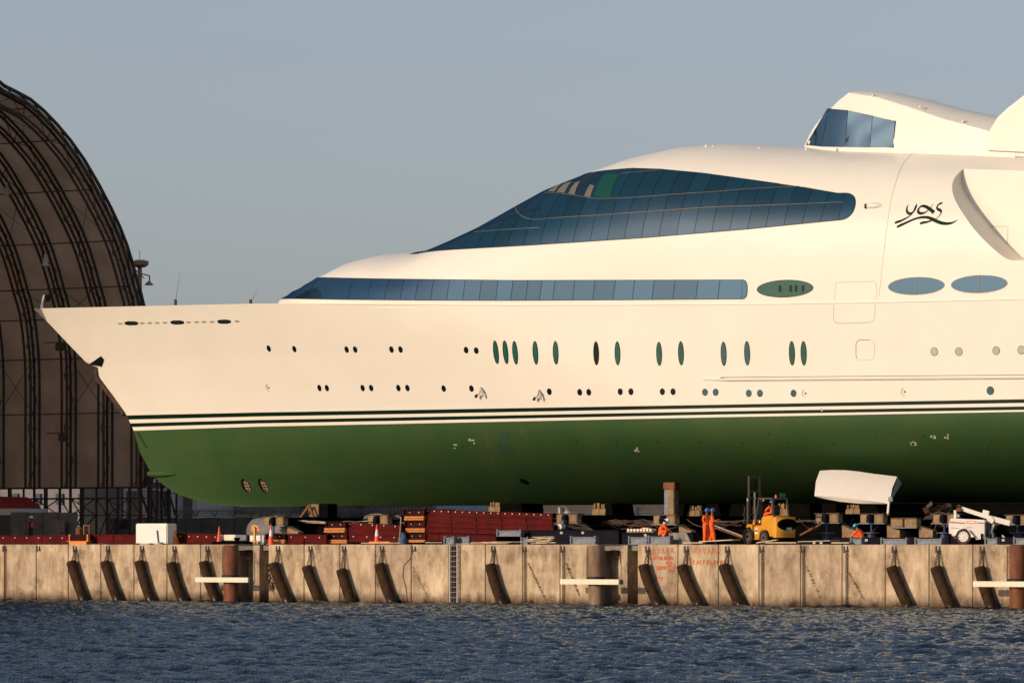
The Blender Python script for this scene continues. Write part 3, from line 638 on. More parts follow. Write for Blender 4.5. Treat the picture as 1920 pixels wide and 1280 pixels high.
# ---------- water ----------
def struct(o, kind='structure'): o['kind'] = kind; return o
def water():
    ru = np.linspace(-40, 40, 820); dd = np.linspace(92, 278, 1050)
    U, D = np.meshgrid(ru, dd); X = CAM[0]+RT[0]*U+FW[0]*D; Y = CAM[1]+RT[1]*U+FW[1]*D; Z = np.zeros_like(X)
    rng = np.random.RandomState(4)
    for k in range(54):
        lam = 0.34*(1.06**k); a = 0.0165*lam**0.9*(1.0 if lam < 1.15 else (1.15/lam)**0.95); th = rng.normal(2.0, 0.55)+(math.pi if rng.rand() < .3 else 0)
        kx, ky = math.cos(th)*2*math.pi/lam, math.sin(th)*2*math.pi/lam; ph = rng.rand()*6.28
        w = kx*X+ky*Y+ph+0.8*np.sin(0.21*X+0.13*Y+k)+0.6*np.sin(0.4*Y-0.17*X+2*k); s = np.sin(w); Z += a*(s+0.32*np.cos(2*w))*(0.72+0.45*np.sin(0.11*X-0.07*Y+k*1.7))
    ed = np.minimum(1, np.minimum((40-np.abs(U))/4, np.minimum((D-92)/5, (278-D)/4))); Z *= np.clip(ed, 0, 1)
    Z *= 0.95
    n, m = X.shape; v = np.stack([X, Y, Z], 2).reshape(-1, 3)
    i = np.arange((n-1)*(m-1)); r, c = i//(m-1), i % (m-1); q = np.stack([r*m+c, r*m+c+1, (r+1)*m+c+1, (r+1)*m+c], 1)
    big = [(-1800, -900), (1800, -900), (1800, 2500), (-1800, 2500)]
    ex = [(CAM[0]+RT[0]*a+FW[0]*b, CAM[1]+RT[1]*a+FW[1]*b, 0) for a, b in big]; k = len(v)
    cid = [0, m-1, n*m-1, (n-1)*m]; ring = [(k, k+1, cid[1], cid[0]), (k+1, k+2, cid[2], cid[1]), (k+2, k+3, cid[3], cid[2]), (k+3, k, cid[0], cid[3])]
    v = np.vstack([v, ex]); me = bpy.data.meshes.new('water'); F = np.vstack([q, np.array(ring)])
    me.vertices.add(len(v)); me.vertices.foreach_set('co', v.ravel()); me.loops.add(F.size); me.loops.foreach_set('vertex_index', F.ravel())
    me.polygons.add(len(F)); me.polygons.foreach_set('loop_start', np.arange(0, F.size, 4)); me.polygons.foreach_set('use_smooth', np.ones(len(F), bool)); me.update(calc_edges=True)
    m_ = bpy.data.materials.new('water'); m_.use_nodes = True; nt = m_.node_tree; b = nt.nodes['Principled BSDF']
    b.inputs['Base Color'].default_value = (0.0025, 0.012, 0.026, 1); b.inputs['Roughness'].default_value = 0.6; b.inputs['Specular IOR Level'].default_value = 0.0
    gl = nt.nodes.new('ShaderNodeBsdfGlossy'); gl.inputs['Color'].default_value = (0.54, 0.58, 0.62, 1); gl.inputs['Roughness'].default_value = 0.03
    fr = nt.nodes.new('ShaderNodeFresnel'); fr.inputs['IOR'].default_value = 1.33; mx = nt.nodes.new('ShaderNodeMixShader')
    for a_, b_ in ((fr.outputs[0], mx.inputs[0]), (b.outputs[0], mx.inputs[1]), (gl.outputs[0], mx.inputs[2]), (mx.outputs[0], nt.nodes['Material Output'].inputs[0])): nt.links.new(a_, b_)
    tc = nt.nodes.new('ShaderNodeTexCoord'); nz = nt.nodes.new('ShaderNodeTexNoise'); nz.inputs['Scale'].default_value = 5.0; nz.inputs['Detail'].default_value = 7; nz.inputs['Roughness'].default_value = 0.62
    nt.links.new(tc.outputs['Object'], nz.inputs[0]); bp = nt.nodes.new('ShaderNodeBump'); bp.inputs['Strength'].default_value = 1.0; bp.inputs['Distance'].default_value = 0.07
    nt.links.new(nz.outputs[0], bp.inputs['Height']); [nt.links.new(bp.outputs[0], q) for q in (b.inputs['Normal'], gl.inputs['Normal'], fr.inputs['Normal'])]; me.materials.append(m_)
    o = bpy.data.objects.new('water', me); COL.objects.link(o); struct(o)
water()
# ---------- quay ----------
def quay_mat():
    m = bpy.data.materials.new('quay_face_concrete'); m.use_nodes = True; n = m.node_tree; L = n.links; b = n.nodes['Principled BSDF']; b.inputs['Roughness'].default_value = 0.9; b.inputs['Specular IOR Level'].default_value = 0.15
    g = n.nodes.new('ShaderNodeNewGeometry'); N = lambda t: n.nodes.new('ShaderNode'+t)
    def noise(scale, mscale, det=6, rough=0.6):
        mp = N('Mapping'); mp.inputs['Scale'].default_value = mscale; L.new(g.outputs['Position'], mp.inputs[0]); z = N('TexNoise'); z.inputs['Scale'].default_value = scale; z.inputs['Detail'].default_value = det; z.inputs['Roughness'].default_value = rough; L.new(mp.outputs[0], z.inputs[0]); return z.outputs[0]
    def ramp(s, p0, c0, p1, c1):
        r = N('ValToRGB'); r.color_ramp.elements[0].position = p0; r.color_ramp.elements[0].color = (*c0, 1); r.color_ramp.elements[1].position = p1; r.color_ramp.elements[1].color = (*c1, 1); L.new(s, r.inputs[0]); return r.outputs[0]
    def mul(a, b_, f=1.0, bl='MULTIPLY'):
        x = N('Mix'); x.data_type = 'RGBA'; x.blend_type = bl; x.inputs[0].default_value = f; L.new(a, x.inputs[6]); L.new(b_, x.inputs[7]); return x.outputs[2]
    base = ramp(noise(0.55, (1, 1, 1)), 0.32, (0.39, 0.305, 0.21), 0.68, (0.66, 0.53, 0.375))
    st = ramp(noise(1.3, (1.5, 1, 0.42), 8, 0.72), 0.36, (0.52, 0.45, 0.38), 0.58, (1, 1, 1)); base = mul(base, st, 0.8)
    blot = ramp(noise(0.75, (1, 1, 0.8), 8, 0.68), 0.33, (0.28, 0.22, 0.17), 0.47, (1, 1, 1)); base = mul(base, blot, 0.7)
    pit = ramp(noise(9, (1, 1, 1), 4, 0.7), 0.27, (0.25, 0.20, 0.15), 0.37, (1, 1, 1)); base = mul(base, pit, 0.7)
    pale = ramp(noise(2.1, (1, 1, 1.3), 5, 0.6), 0.66, (0, 0, 0), 0.80, (0.22, 0.20, 0.17)); base = mul(base, pale, 0.6, 'ADD')
    # tide stain, a ragged dark band that belongs to the wall above the water
    sep = N('SeparateXYZ'); L.new(g.outputs['Position'], sep.inputs[0]); nn = noise(1.3, (1, 1, 1), 6, 0.7); ma = N('Math'); ma.operation = 'MULTIPLY_ADD'; ma.inputs[1].default_value = -0.9; L.new(nn, ma.inputs[0]); L.new(sep.outputs[2], ma.inputs[2])
    mr = N('MapRange'); mr.inputs[1].default_value = -0.42; mr.inputs[2].default_value = 0.22; L.new(ma.outputs[0], mr.inputs[0])
    tide = ramp(mr.outputs[0], 0.0, (0.07, 0.04, 0.022), 1.0, (1, 1, 1)); base = mul(base, tide, 1.0)
    oi = N('ObjectInfo'); base = mul(base, ramp(oi.outputs['Random'], 0.0, (0.84, 0.82, 0.80), 1.0, (1.06, 1.04, 1.0)), 1.0)
    L.new(base, b.inputs['Base Color']); bp = N('Bump'); bp.inputs['Strength'].default_value = 0.5; bp.inputs['Distance'].default_value = 0.03; L.new(noise(7, (1, 1, 1), 8, 0.7), bp.inputs['Height']); L.new(bp.outputs[0], b.inputs['Normal'])
    return m
M_QW = quay_mat()
M_PAV = mat('quay_paving', (0.13, 0.11, 0.09), 0.9, var=0.25, scale=0.4)
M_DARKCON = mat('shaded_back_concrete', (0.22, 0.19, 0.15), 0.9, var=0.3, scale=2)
QX = [(GX(-1500, 0), GX(440, 0)), (GX(503, 0), GX(1122, 0)), (GX(1195, 0), GX(1897, 0)), (GX(1957, 0), 60.0)]
land = MB()
land.add([(-1500, 0.03, H), (1200, 0.03, H), (1200, 2600, H), (-1500, 2600, H)], [(0, 1, 2, 3)])
struct(land.build('quay_ground', M_PAV))
wall = thing('quay_wall', 'weathered concrete quay wall of upright panels with dark tide stain at the water', 'quay wall', (0, 0, 0))
joints = [[-540,-452,-390,-325,-262,-197,-130,-62,8,68,128,189,251,313,376], [570,637,704,771,842,910,980,1050], [1271,1347,1423,1501,1579,1660,1742,1824], []]
for (a, b), js in zip(QX, joints):
    xs_ = [a]+[GX(j, 0) for j in js]+[b]
    for i in range(len(xs_)-1):
        mb = MB(); mb.box((xs_[i]+0.022, 0, -1.2), (xs_[i+1]-0.022, 0.6, H-0.006)); o = mb.build('wall_panel', M_QW, wall, bevel=0.02)
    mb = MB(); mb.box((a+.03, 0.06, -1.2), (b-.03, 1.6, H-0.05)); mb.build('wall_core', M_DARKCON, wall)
for k in range(3):
    a, b = QX[k][1], QX[k+1][0]; mb = MB(); mb.box((a-0.5, 1.25, -1.2), (b+.5, 1.7, H-.02)); mb.build('recess_wall', M_QW, wall)
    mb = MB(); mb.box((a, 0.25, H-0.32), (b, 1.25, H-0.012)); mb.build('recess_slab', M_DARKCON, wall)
    xb = b-0.62; mb = MB(); mb.prism([(xb-.42, -1.2), (xb, -1.2), (xb, H-.55), (xb+.02, H-.04), (xb-.42, H-.04)], 0.0, 1.25); mb.build('buttress', M_QW, wall)
    mb = MB(); mb.cyl((xb-.75, .6, H-.35), (xb-.75, .6, H-1.0), .1, n=8); mb.cyl((xb-.95, .55, H-.35), (xb-.95, .55, H-.9), .04, n=6); mb.bar((xb-1.2, .5, H-.75), (xb-.4, .5, H-.7), .06); mb.build('old_fitting', M_RUST, wall)
# ---------- chains, fenders ----------
def link_chain(mb, p, q, n, w=0.075):
    p, q = Vector(p), Vector(q); d = (q-p)/n; t = d.normalized(); L_ = d.length*0.66; a = t.cross(Vector((0, 1, 0))).normalized(); b = t.cross(a)
    for i in range(n):
        c = p+d*(i+.5); s = a if i % 2 == 0 else b; pts = []
        for k in range(9):
            ang = 2*math.pi*k/8; pts.append(c+s*(w*math.cos(ang)*.8)+t*(L_*math.sin(ang)))
        mb.tube(pts, 0.016, 4)
def bracket(mb, x, z=None):
    z = H-0.2; mb.box((x-.14, -.04, z-.22), (x-.06, 0.01, z+.12)); mb.prism([(x+.02, z-.16), (x+.16, z-.16), (x+.10, z+.13)], -.06, 0.01); mb.cyl((x+.09, -.10, z-.1), (x+.09, 0, z-.1), .03, n=6)
M_FEN = mat('fender_rubber', (0.062, 0.031, 0.013), 0.7, var=0.45, scale=3, bump=0.25, bscale=14, col2=(0.022, 0.012, 0.006), spec=0.12)
M_WET = mat('wet_rubber', (0.009, 0.006, 0.005), 0.35, var=.4, scale=6, spec=0.3)
FN = [(133,1052,157),(195,1052,222),(259,1051,285),(320,1054,345),(383,1052,407),(514,1055,540),(575,1061,600),(638,1067,660),(709,1056,738),(918,1057,945),(1207,1058,1237),(1280,1059,1312),(1357,1058,1388),(1670,1062,1705),(1752,1062,1787),(1835,1062,1863)]
FL = ['first corrugated rubber fender from the left end of the quay', 'second fender from the left end of the quay, wet and flecked with white low down', 'third fender from the left, hung on the wall below the big white tank box', 'fourth fender from the left, just left of the one crossed by a white beam', 'dark fender crossed by the white beam of the leftmost pile',
      'fender wrapped in loose netting right beside the first recess', 'short fender between the netted fender and the lowest hanging one', 'shortest, lowest hanging fender of the middle row', 'fender below the cone at the stacked red beams, rightmost of its row of four', 'lone fender right of the steel ladder, a chafed patch at its shoulder',
      'fender just left of the red graffiti', 'fender between the two graffiti panels', 'fender on the right edge of the second graffiti', 'fender below the crouching worker in turquoise helmet', 'fender below the white lighting trailer wheel', 'fender crossed by the white beam at the right edge']
OFF0 = 0.33
for i, ((a, b, c), lb) in enumerate(zip(FN, FL)):
    p0 = P(a, b, -OFF0); p1 = P(c, 1140, -OFF0); wob = random.uniform(-.04, .04)
    x0, z0 = p0[0]-0.0, p0[2]; x1 = p1[0]; z1 = -0.42
    t = thing('dock_fender', lb, 'fender', (x0, -OFF0, z0), 0, 'tubular rubber fenders hung along the quay wall')
    pts = []; n = 36
    for k in range(n):
        s = k/(n-1); pts.append((x0+(x1-x0)*(s*0.64+0.36*s*s)*1.28+0.05*math.sin(s*3+i), -OFF0+0.02*math.sin(i), z0+(z1-z0)*s))
    rad = [0.282+(0.009 if k % 2 else -0.007)+random.uniform(-.003, .003) for k in range(n)]; rad[0] = .25
    mb = MB().tube(pts, .3, 16, radii=rad); [mb.m.__setitem__(q, 1) for q in range(27*16, len(mb.m))]; mb.build('fender_body', [M_FEN, M_WET], t, smooth=True, angle=0.5)
    bx_ = x0+(0.0 if i != 4 else -.05)+0.02
    m2 = MB(); bracket(m2, bx_); link_chain(m2, (bx_+.06, -.08, H-.3), (x0-.02, -OFF0+.1, z0-.05), 10); link_chain(m2, (bx_+.10, -.08, H-.3), (x0+.24, -OFF0+.05, z0-.08), 10); m2.build('chain', M_CHAIN, t)
    if i == 5:
        m3 = MB()
        for k in range(26):
            s = random.random()*.45; bs = Vector(pts[int(s*(n-1))]); ang = random.uniform(2.4, 4.2); m3.tube([bs+Vector((math.cos(ang)*.31, -.1+math.sin(ang)*.2, 0)), bs+Vector((math.cos(ang)*.36+random.uniform(-.1, .1), -.2, -random.uniform(.1, .4))), bs+Vector((math.cos(ang)*.33+random.uniform(-.1, .2), -.26, -random.uniform(.3, .7)))], .022, 4)
        m3.build('loose_netting', M_FEN, t)
FC = [(10,1024,'rust stained bare chain at the left edge of the picture'), (985,1025,'bare chain beside a diagonal chafe mark, first right of the lone fender'), (1057,1026,'bare chain hanging down behind the left end of the middle white beam'), (1430,1026,'bare chain right of the graffiti, below the forklift rear wheel'), (1507,1028,'bare chain second right of the graffiti'), (1588,1028,'bare chain left of the fender row at the right')]
for a, b, lb in FC:
    x = GX(a, 0); t = thing('hanging_chain', lb, 'chain', (x, -.1, H-.2), 0, 'bare fender chains'); m2 = MB(); bracket(m2, x-.06); m2.build('bracket', M_CHAIN, t); m2 = MB(); link_chain(m2, (x+.02, -.08, H-.3), (x+.03, -.09, 0.0), 26); m2.build('chain', M_RUST if a < 20 else M_CHAIN, t)
for a, lb in ((72, 'empty fender bracket near the left edge'), (776, 'empty fender bracket left of the steel ladder with a stray wire')):
    x = GX(a, 0); m2 = MB(); bracket(m2, x); 
    if a > 700: m2.tube([(x, -.03, H-.3), (x-.25, -.03, H-.8), (x-.65, -.03, H-1.1), (x-.72, -.03, H-1.7), (x-.5, -.03, H-2.4), (x-.4, -.03, .1)], .014, 4)
    tag(m2.build('fender_bracket', M_CHAIN), lb, 'bracket')
# ---------- piles with their collars and white guide beams ----------
M_PILEP = mat('pale_rust_pile', (0.30, 0.20, 0.12), 0.8, var=0.3, scale=2.2, streak=.3, col2=(0.15, .08, .045))
M_BEAM = mat('guide_beam_paint', (0.74, 0.66, 0.50), 0.5, var=0.03)
for a, m, (w0, w1), lb, lb2 in ((433, M_RUST, (368, 467), 'rusty orange steel mooring pile, leftmost of the three', 'white guide beam across the leftmost rusty pile'),
                          (1118, M_PILEP, (1052, 1162), 'pale tan mooring pile with faded lettering, between the rusty ones', 'white guide beam across the pale middle pile'),
                          (1908, M_RUST, (1826, 1925), 'rusty mooring pile cut by the right edge of the picture', 'white guide beam at the right edge of the picture')):
    yp = -0.95; xp = GX(a, yp); t = thing('mooring_pile', lb, 'pile', (xp, yp, 0), 0, 'steel mooring piles'); r = 0.41
    MB().cyl((xp, yp, -1.5), (xp, yp, H-.03), r, n=28).build('tube', m, t, smooth=True)
    MB().lathe((xp, yp, 1.15), [(r+.01, 0), (r+.10, 0.02), (r+.10, .36), (r+.01, .38)], 24).build('collar', M_BLK, t, smooth=True)
    mb = MB(); 
    for s in (-1, 1): link_chain(mb, (xp+s*(r+.12), yp-.02, H-.1), (xp+s*(r+.14), yp-.02, 1.35), 15, .06)
    mb.build('chain', M_CHAIN, t)
    x0, x1 = GX(w0, yp-.55), GX(w1, yp-.55)
    zb = P(960, 1088, 0)[2]
    t2 = thing('guide_beam', lb2, 'beam', ((x0+x1)/2, yp-.55, 1.2), 0, 'white guide beams')
    MB().box((x0, yp-.66, 1.13), (x1, yp-.46, 1.40)).build('beam', M_BEAM, t2, bevel=.01)
    mb = MB().box((x0+.1, yp-.46, 1.14), (x1+.12, yp-.40, 1.38))
    for k in range(9): mb.cyl((x0+.15+k*(x1-x0-.3)/8, yp-.668, 1.36), (x0+.15+k*(x1-x0-.3)/8, yp-.655, 1.36), .012, n=6); mb.cyl((x0+.15+k*(x1-x0-.3)/8, yp-.668, 1.17), (x0+.15+k*(x1-x0-.3)/8, yp-.655, 1.17), .012, n=6)
    mb.build('backing_plate', M_BLK, t2)
    if a == 1118:
        for s_, zz in (('2', 2.95), ('0', 2.68), ('C', 2.4), ('1', 2.15)):
            f_ = bpy.data.curves.new('t', 'FONT'); f_.body = s_; f_.size = .3; f_.extrude = .004; f_.align_x = 'CENTER'; to = bpy.data.objects.new('t', f_); COL.objects.link(to); bpy.context.view_layer.update()
            me = bpy.data.meshes.new_from_object(to.evaluated_get(bpy.context.evaluated_depsgraph_get())); bpy.data.objects.remove(to); me.materials.clear(); me.materials.append(mat('faded_paint', (.5, .42, .32), .8))
            for v in me.vertices: ang = v.co.x/(r+.004)-1.0; h_ = v.co.y; v.co = ((r+.006)*math.sin(ang)*1.0, -(r+.006)*math.cos(ang), h_+zz-.1)
            o = bpy.data.objects.new('faded_lettering', me); COL.objects.link(o); o.parent = t
# ladder
M_LAD = mat('galvanised_ladder', (.30, .28, .25), .5, .4)
xl = GX(851, -.15); t = thing('quay_ladder', 'vertical galvanised ladder fixed to the quay wall', 'ladder', (xl, -.15, 0))
mb = MB()
for s in (-.24, .24): mb.box((xl+s-.03, -.2, -.5), (xl+s+.03, -.12, H))
mb.build('side_rails', M_LAD, t); mb = MB()
for k in range(12): mb.cyl((xl-.24, -.16, .1+k*.275), (xl+.24, -.16, .1+k*.275), .022, n=6)
mb.build('rungs', M_LAD, t); MB().box((xl-.42, -.012, -.8), (xl+.15, .0, H-.01)).build('shadow_sheet', M_CHAIN, t); m2 = MB(); link_chain(m2, (xl, -.07, H), (xl, -.07, .1), 26, .06); m2.build('chain', M_CHAIN, t)  # thin dark sheet put behind the ladder as painted shadow
# chafe marks left by missing fenders
M_CHAFE = mat('rubber_chafe', (.10, .07, .045), .9, var=.5, scale=6)
random.seed(9)
def chafe(px0, py0, px1, py1, n, parent):
    mb = MB(); a = P(px0, py0, -.006); b = P(px1, py1, -.006)
    for k in range(n):
        t = k/n+random.uniform(-.01, .01); c = a+(b-a)*t; w = random.uniform(.06, .22); mb.add([(c[0]-w/2+random.uniform(-.05, .05), -.006, c[2]+.015), (c[0]+w/2, -.006, c[2]+random.uniform(-.03, .05)), (c[0]+w/2+.02, -.006, c[2]-.015), (c[0]-w/2, -.006, c[2]-.03)], [(3, 2, 1, 0)])
    mb.build('chafe_mark', M_CHAFE, parent)
for q in ((991,1056,1024,1125,46), (1063,1057,1087,1117,40), (775,1063,802,1118,22), (1513,1062,1540,1124,20), (1591,1072,1622,1126,26)): chafe(*q, wall)
# ---------- graffiti ----------
M_RED = mat('red_spray_paint', (0.62, 0.09, 0.03), .8, var=.25, scale=6, col2=(.50, .16, .07))
GL = {'H': [[(0,0),(0,1)],[(0,.5),(.7,.5)],[(.7,0),(.7,1)]], 'A': [[(0,0),(.4,1),(.8,0)],[(.15,.4),(.65,.4)]], 'V': [[(0,1),(.35,-.15),(.75,1)]], 'N': [[(0,0),(0,1),(.6,0),(.6,1)]], 'S': [[(.7,.85),(.4,1),(.1,.85),(.15,.6),(.6,.4),(.65,.15),(.3,0),(0,.12)]],
      'C': [[(.65,.8),(.35,1),(.05,.65),(.05,.3),(.3,0),(.65,.15)]], 'F': [[(0,0),(0,1),(.6,1)],[(0,.5),(.45,.5)]], 'O': [[(.35,1),(.05,.7),(.05,.3),(.35,0),(.65,.3),(.65,.7),(.35,1)]], 'L': [[(0,1),(0,0),(.5,0)]], 'D': [[(0,0),(0,1),(.4,.9),(.65,.5),(.4,.1),(0,0)]], 'I': [[(0,0),(0,1)]],
      'G': [[(.65,.85),(.35,1),(.05,.6),(.1,.15),(.4,0),(.65,.2),(.65,.45),(.4,.45)]], 'B': [[(0,0),(0,1),(.4,.95),(.45,.65),(.05,.52),(.55,.35),(.5,.05),(0,0)]], 'a': [[(.5,.5),(.2,.55),(.05,.25),(.25,.02),(.5,.4),(.55,0)]], 'y': [[(0,.5),(.25,.1)],[(.55,.5),(.1,-.4)]]}
def write(word, px0, py0, px1, hpx, w, rise=0.0, nm='graffiti', sizes=None):
    w *= 1.25
    mb = MB(); a = P(px0, py0, -.008); b = P(px1, py0-rise, -.008); s = hpx/V(px0, 0); adv = (b[0]-a[0])/len(word); nst = 0
    for i, ch in enumerate(word):
        k = (sizes[i] if sizes else 1); x = a[0]+adv*i; z = a[2]+(b[2]-a[2])*i/len(word)+random.uniform(-.02, .02)
        for st in GL[ch]:
            q = [(x+u*adv*.80*(1 if ch != 'I' else 1), z+v*s*k) for u, v in st]; L1, R1 = ribbon(q, w); nst += 1; yy = -.007-.0012*nst
            mb.grid([[(p, yy, r) for p, r in L1], [(p, yy, r) for p, r in R1]])
    return mb.build(nm, M_RED, wall)
write('HAVANA', 1215, 1037, 1266, 10.5, .035); write('SCAFFOLDING', 1215, 1049, 1263, 7.0, .04, 1, sizes=[1.25]+[.85]*10); write('Bay', 1231, 1085, 1245, 7, .035, -1)
write('NAVANA', 1301, 1037, 1352, 12, .035, -1); write('SCAFFOLDING', 1293, 1057, 1364, 8.5, .042, 0, sizes=[1.3]+[.9]*10)
mb = MB(); random.seed(2)
for (a, b, c, n) in ((1229,1249,1064,9), (1249,1266,1064.5,7), (1247,1260,1055,8)):
    for k in range(n):
        p = P(random.uniform(a, a+4), c+random.uniform(-3.2, 3.2), -.01); q = P(random.uniform(b-4, b), c+random.uniform(-3.2, 3.2), -.01); L1, R1 = ribbon([(p[0], p[2]), (q[0], q[2])], .045); yy = -.012-.001*(k+n*(c > 1060)); mb.grid([[(u, yy, v) for u, v in L1], [(u, yy, v) for u, v in R1]])
mb.build('scribbled_out_graffiti', M_RED, wall)
# ---------- shipyard shed: arched trusses under a brown membrane ----------
def mem_mat():
    m = bpy.data.materials.new('shed_membrane'); m.use_nodes = True; n = m.node_tree; L = n.links
    d = n.nodes.new('ShaderNodeBsdfDiffuse'); t = n.nodes.new('ShaderNodeBsdfTranslucent'); mx = n.nodes.new('ShaderNodeMixShader'); mx.inputs[0].default_value = 0.42
    nz = n.nodes.new('ShaderNodeTexNoise'); nz.inputs['Scale'].default_value = .5; nz.inputs['Detail'].default_value = 8; g = n.nodes.new('ShaderNodeNewGeometry'); L.new(g.outputs['Position'], nz.inputs[0])
    r = n.nodes.new('ShaderNodeValToRGB'); r.color_ramp.elements[0].color = (.35, .22, .135, 1); r.color_ramp.elements[1].color = (.50, .335, .22, 1); r.color_ramp.elements[0].position = .3; r.color_ramp.elements[1].position = .7
    L.new(nz.outputs[0], r.inputs[0]); L.new(r.outputs[0], d.inputs[0]); L.new(r.outputs[0], t.inputs[0]); L.new(d.outputs[0], mx.inputs[1]); L.new(t.outputs[0], mx.inputs[2]); L.new(mx.outputs[0], n.nodes['Material Output'].inputs[0])
    return m
M_MEM = mem_mat()
M_TRUSS = mat('shed_steel', (0.045, 0.030, 0.020), 0.7, var=.3)
M_TRUSSR = mat('shed_rusty_steel', (0.045, 0.022, 0.012), 0.8, var=.4, scale=3)
XS = -53.9; R0 = 17.3
def Px(px, py, x):
    d = ray(px, py); t = (x-CAM[0])/d[0]; return CAM+d*t
trace = [(0,162),(50,188),(100,235),(150,300),(200,390),(230,460),(250,530),(262,575),(270,640),(273,700),(273,800),(273,912)]
half = [(Px(a, b, XS)[1]-YC, Px(a, b, XS)[2]) for a, b in trace]; top_z = half[0][1]+0.9
half = [(0, top_z), (1.2, top_z-.12)]+half
half = [(h[0], h[1]) for h in smooth_px(half, 4)]
ARCH = [(-a, b) for a, b in half[::-1]]+half[1:]           # (dy, z) from the near foot over the crown to the far foot
zb = half[-1][1]
shed = thing('boat_shed', 'tall arched boat building shed with dark ribbed interior at the left edge', 'shed', (XS, YC, H))
nr = 15; ribx = [XS, XS-2.8]+[XS-2.8-3.12*k for k in range(1, nr)]
def arch_pts(off, s=1.0):
    out = []
    for i, (a, b) in enumerate(ARCH):
        p = ARCH[max(i-1, 0)]; q = ARCH[min(i+1, len(ARCH)-1)]; d = Vector((q[0]-p[0], q[1]-p[1])).normalized(); nn = Vector((-d.y, d.x)); out.append((a*s+nn.x*off, b*s+(1-s)*zb+nn.y*off))
    return out
rib_proto = None
for k, x in enumerate(ribx):
    if k == 0 or rib_proto is None:
        mb = MB(); o_ = arch_pts(-0.30); i_ = arch_pts(-1.2); n = len(o_)
        for q in (o_, i_):
            for dx in (-.22, .22): mb.tube([(XS+dx, YC+a, b) for a, b in q[::2]+[q[-1]]], .09, 5)
        d = 0
        for j in range(0, n-2, 2):
            a, b = (o_[j], i_[j+2]) if d else (i_[j], o_[j+2]); d ^= 1; mb.bar((XS, YC+a[0], a[1]), (XS, YC+b[0], b[1]), .042)
            if j % 4 == 0: mb.bar((XS, YC+o_[j][0], o_[j][1]), (XS, YC+i_[j][0], i_[j][1]), .05)
        zz = zb
        rib_proto = mb.build('arch_rib', M_TRUSS, shed)
    else:
        c = rib_proto.copy(); COL.objects.link(c); c.parent = shed; c.location = (x-XS, 0, 0)
mb = MB(); A_ = arch_pts(-0.14); xr = [XS+.3]+ribx[1:]
for k in range(len(xr)-1):
    sub_ = [xr[k]+(xr[k+1]-xr[k])*t for t in (0, .5, 1)]
    g = []
    for m_, x in enumerate(sub_): s = -0.24 if m_ == 1 else -.14; q = arch_pts(s); g.append([(x, YC+a, b) for a, b in q])
    mb.grid(g)
mb.add([(xr[-1], YC+a, b) for a, b in A_], [tuple(range(len(A_)))])
shed_mem = mb.build('membrane', M_MEM, shed, smooth=True)
A2 = arch_pts(0.0); A3 = arch_pts(-.35)
mb = MB(); mb.tube([(XS+.35, YC+a, b) for a, b in A2[::2]], .13, 6)
for j in range(0, len(A2)-2, 2): mb.bar((XS+.35, YC+A2[j][0], A2[j][1]), (XS+.35, YC+A3[j+2][0], A3[j+2][1]), .045)
mb.build('edge_truss', M_TRUSS, shed)
mb = MB(); I_ = arch_pts(-.6)
for j in range(4, len(I_)-2, 5):
    a, b = I_[j]; mb.bar((XS, YC+a, b), (ribx[-1], YC+a, b), .07)
for k in range(0, len(ribx)-1, 1):
    for j in range(4, len(I_)-8, 10):
        if (k+j) % 3 == 0: continue
        a, b = I_[j]; c, d = I_[j+5]; mb.bar((ribx[k], YC+a, b), (ribx[k+1], YC+c, d), .03); mb.bar((ribx[k+1], YC+a, b), (ribx[k], YC+c, d), .03)
mb.build('purlins', M_TRUSS, shed)
for s in (-1, 1):                            # base: truss band and braced legs
    yy = YC+s*(half[-1][0]-.55)
    mb = MB()
    for z in (zb-.05, zb-.75, H+1.9, H+.1):
        for dy in (-.55, .55): mb.bar((XS, yy+dy, z), (ribx[-1], yy+dy, z), .10 if z > H+2 else .07)
    for k, x in enumerate(ribx):
        for dx in (-.45, .45):
            for dy in (-.55, .55): mb.bar((x+dx, yy+dy, H), (x+dx, yy+dy, zb), .11 if k % 2 else .13)
        for dy in (-.55, .55):
            mb.bar((x-.45, yy+dy, H+.1), (x+.45, yy+dy, H+1.9), .06); mb.bar((x+.45, yy+dy, H+1.9), (x-.45, yy+dy, zb-.7), .06)
        if k < len(ribx)-1:
            x2 = ribx[k+1]; mb.bar((x-.5, yy-.55, H+.1), (x2+.5, yy-.55, H+1.9), .07); mb.bar((x-.5, yy-.55, H+1.9), (x2+.5, yy-.55, H+.1), .07)
            mb.bar((x-.5, yy-.55, H+1.9), (x2+.5, yy-.55, zb-.75), .06); mb.bar((x-.5, yy-.55, zb-.75), (x2+.5, yy-.55, H+1.9), .06)
            mb.bar(((x+x2)/2, yy-.55, H), ((x+x2)/2, yy-.55, zb), .09)
    mb.build('base_truss', M_TRUSSR, shed)
# braced tower beside the mouth on the far side
def tower(x, y, z0, z1, w, parent, nm='braced_tower'):
    mb = MB()
    for dx in (0, w):
        for dy in (0, w): mb.bar((x+dx, y+dy, z0), (x+dx, y+dy, z1), .11)
    n = int((z1-z0)/1.5); d = 0
    for k in range(n):
        a = z0+(z1-z0)*k/n; b = z0+(z1-z0)*(k+1)/n
        for dy in (0, w):
            mb.bar((x+(w if d else 0), y+dy, a), (x+(0 if d else w), y+dy, b), .06); mb.bar((x, y+dy, b), (x+w, y+dy, b), .05)
        for dx in (0, w): mb.bar((x+dx, y+(w if d else 0), a), (x+dx, y+(0 if d else w), b), .06)
        d ^= 1
    return mb.build(nm, M_TRUSSR, parent)
yF = YC+half[-1][0]
tower(XS+.1, yF-.6, H, P(262, 770, yF)[2], .75, shed)
tower(XS+.6, yF+.9, H, P(262, 828, yF)[2], .7, shed)
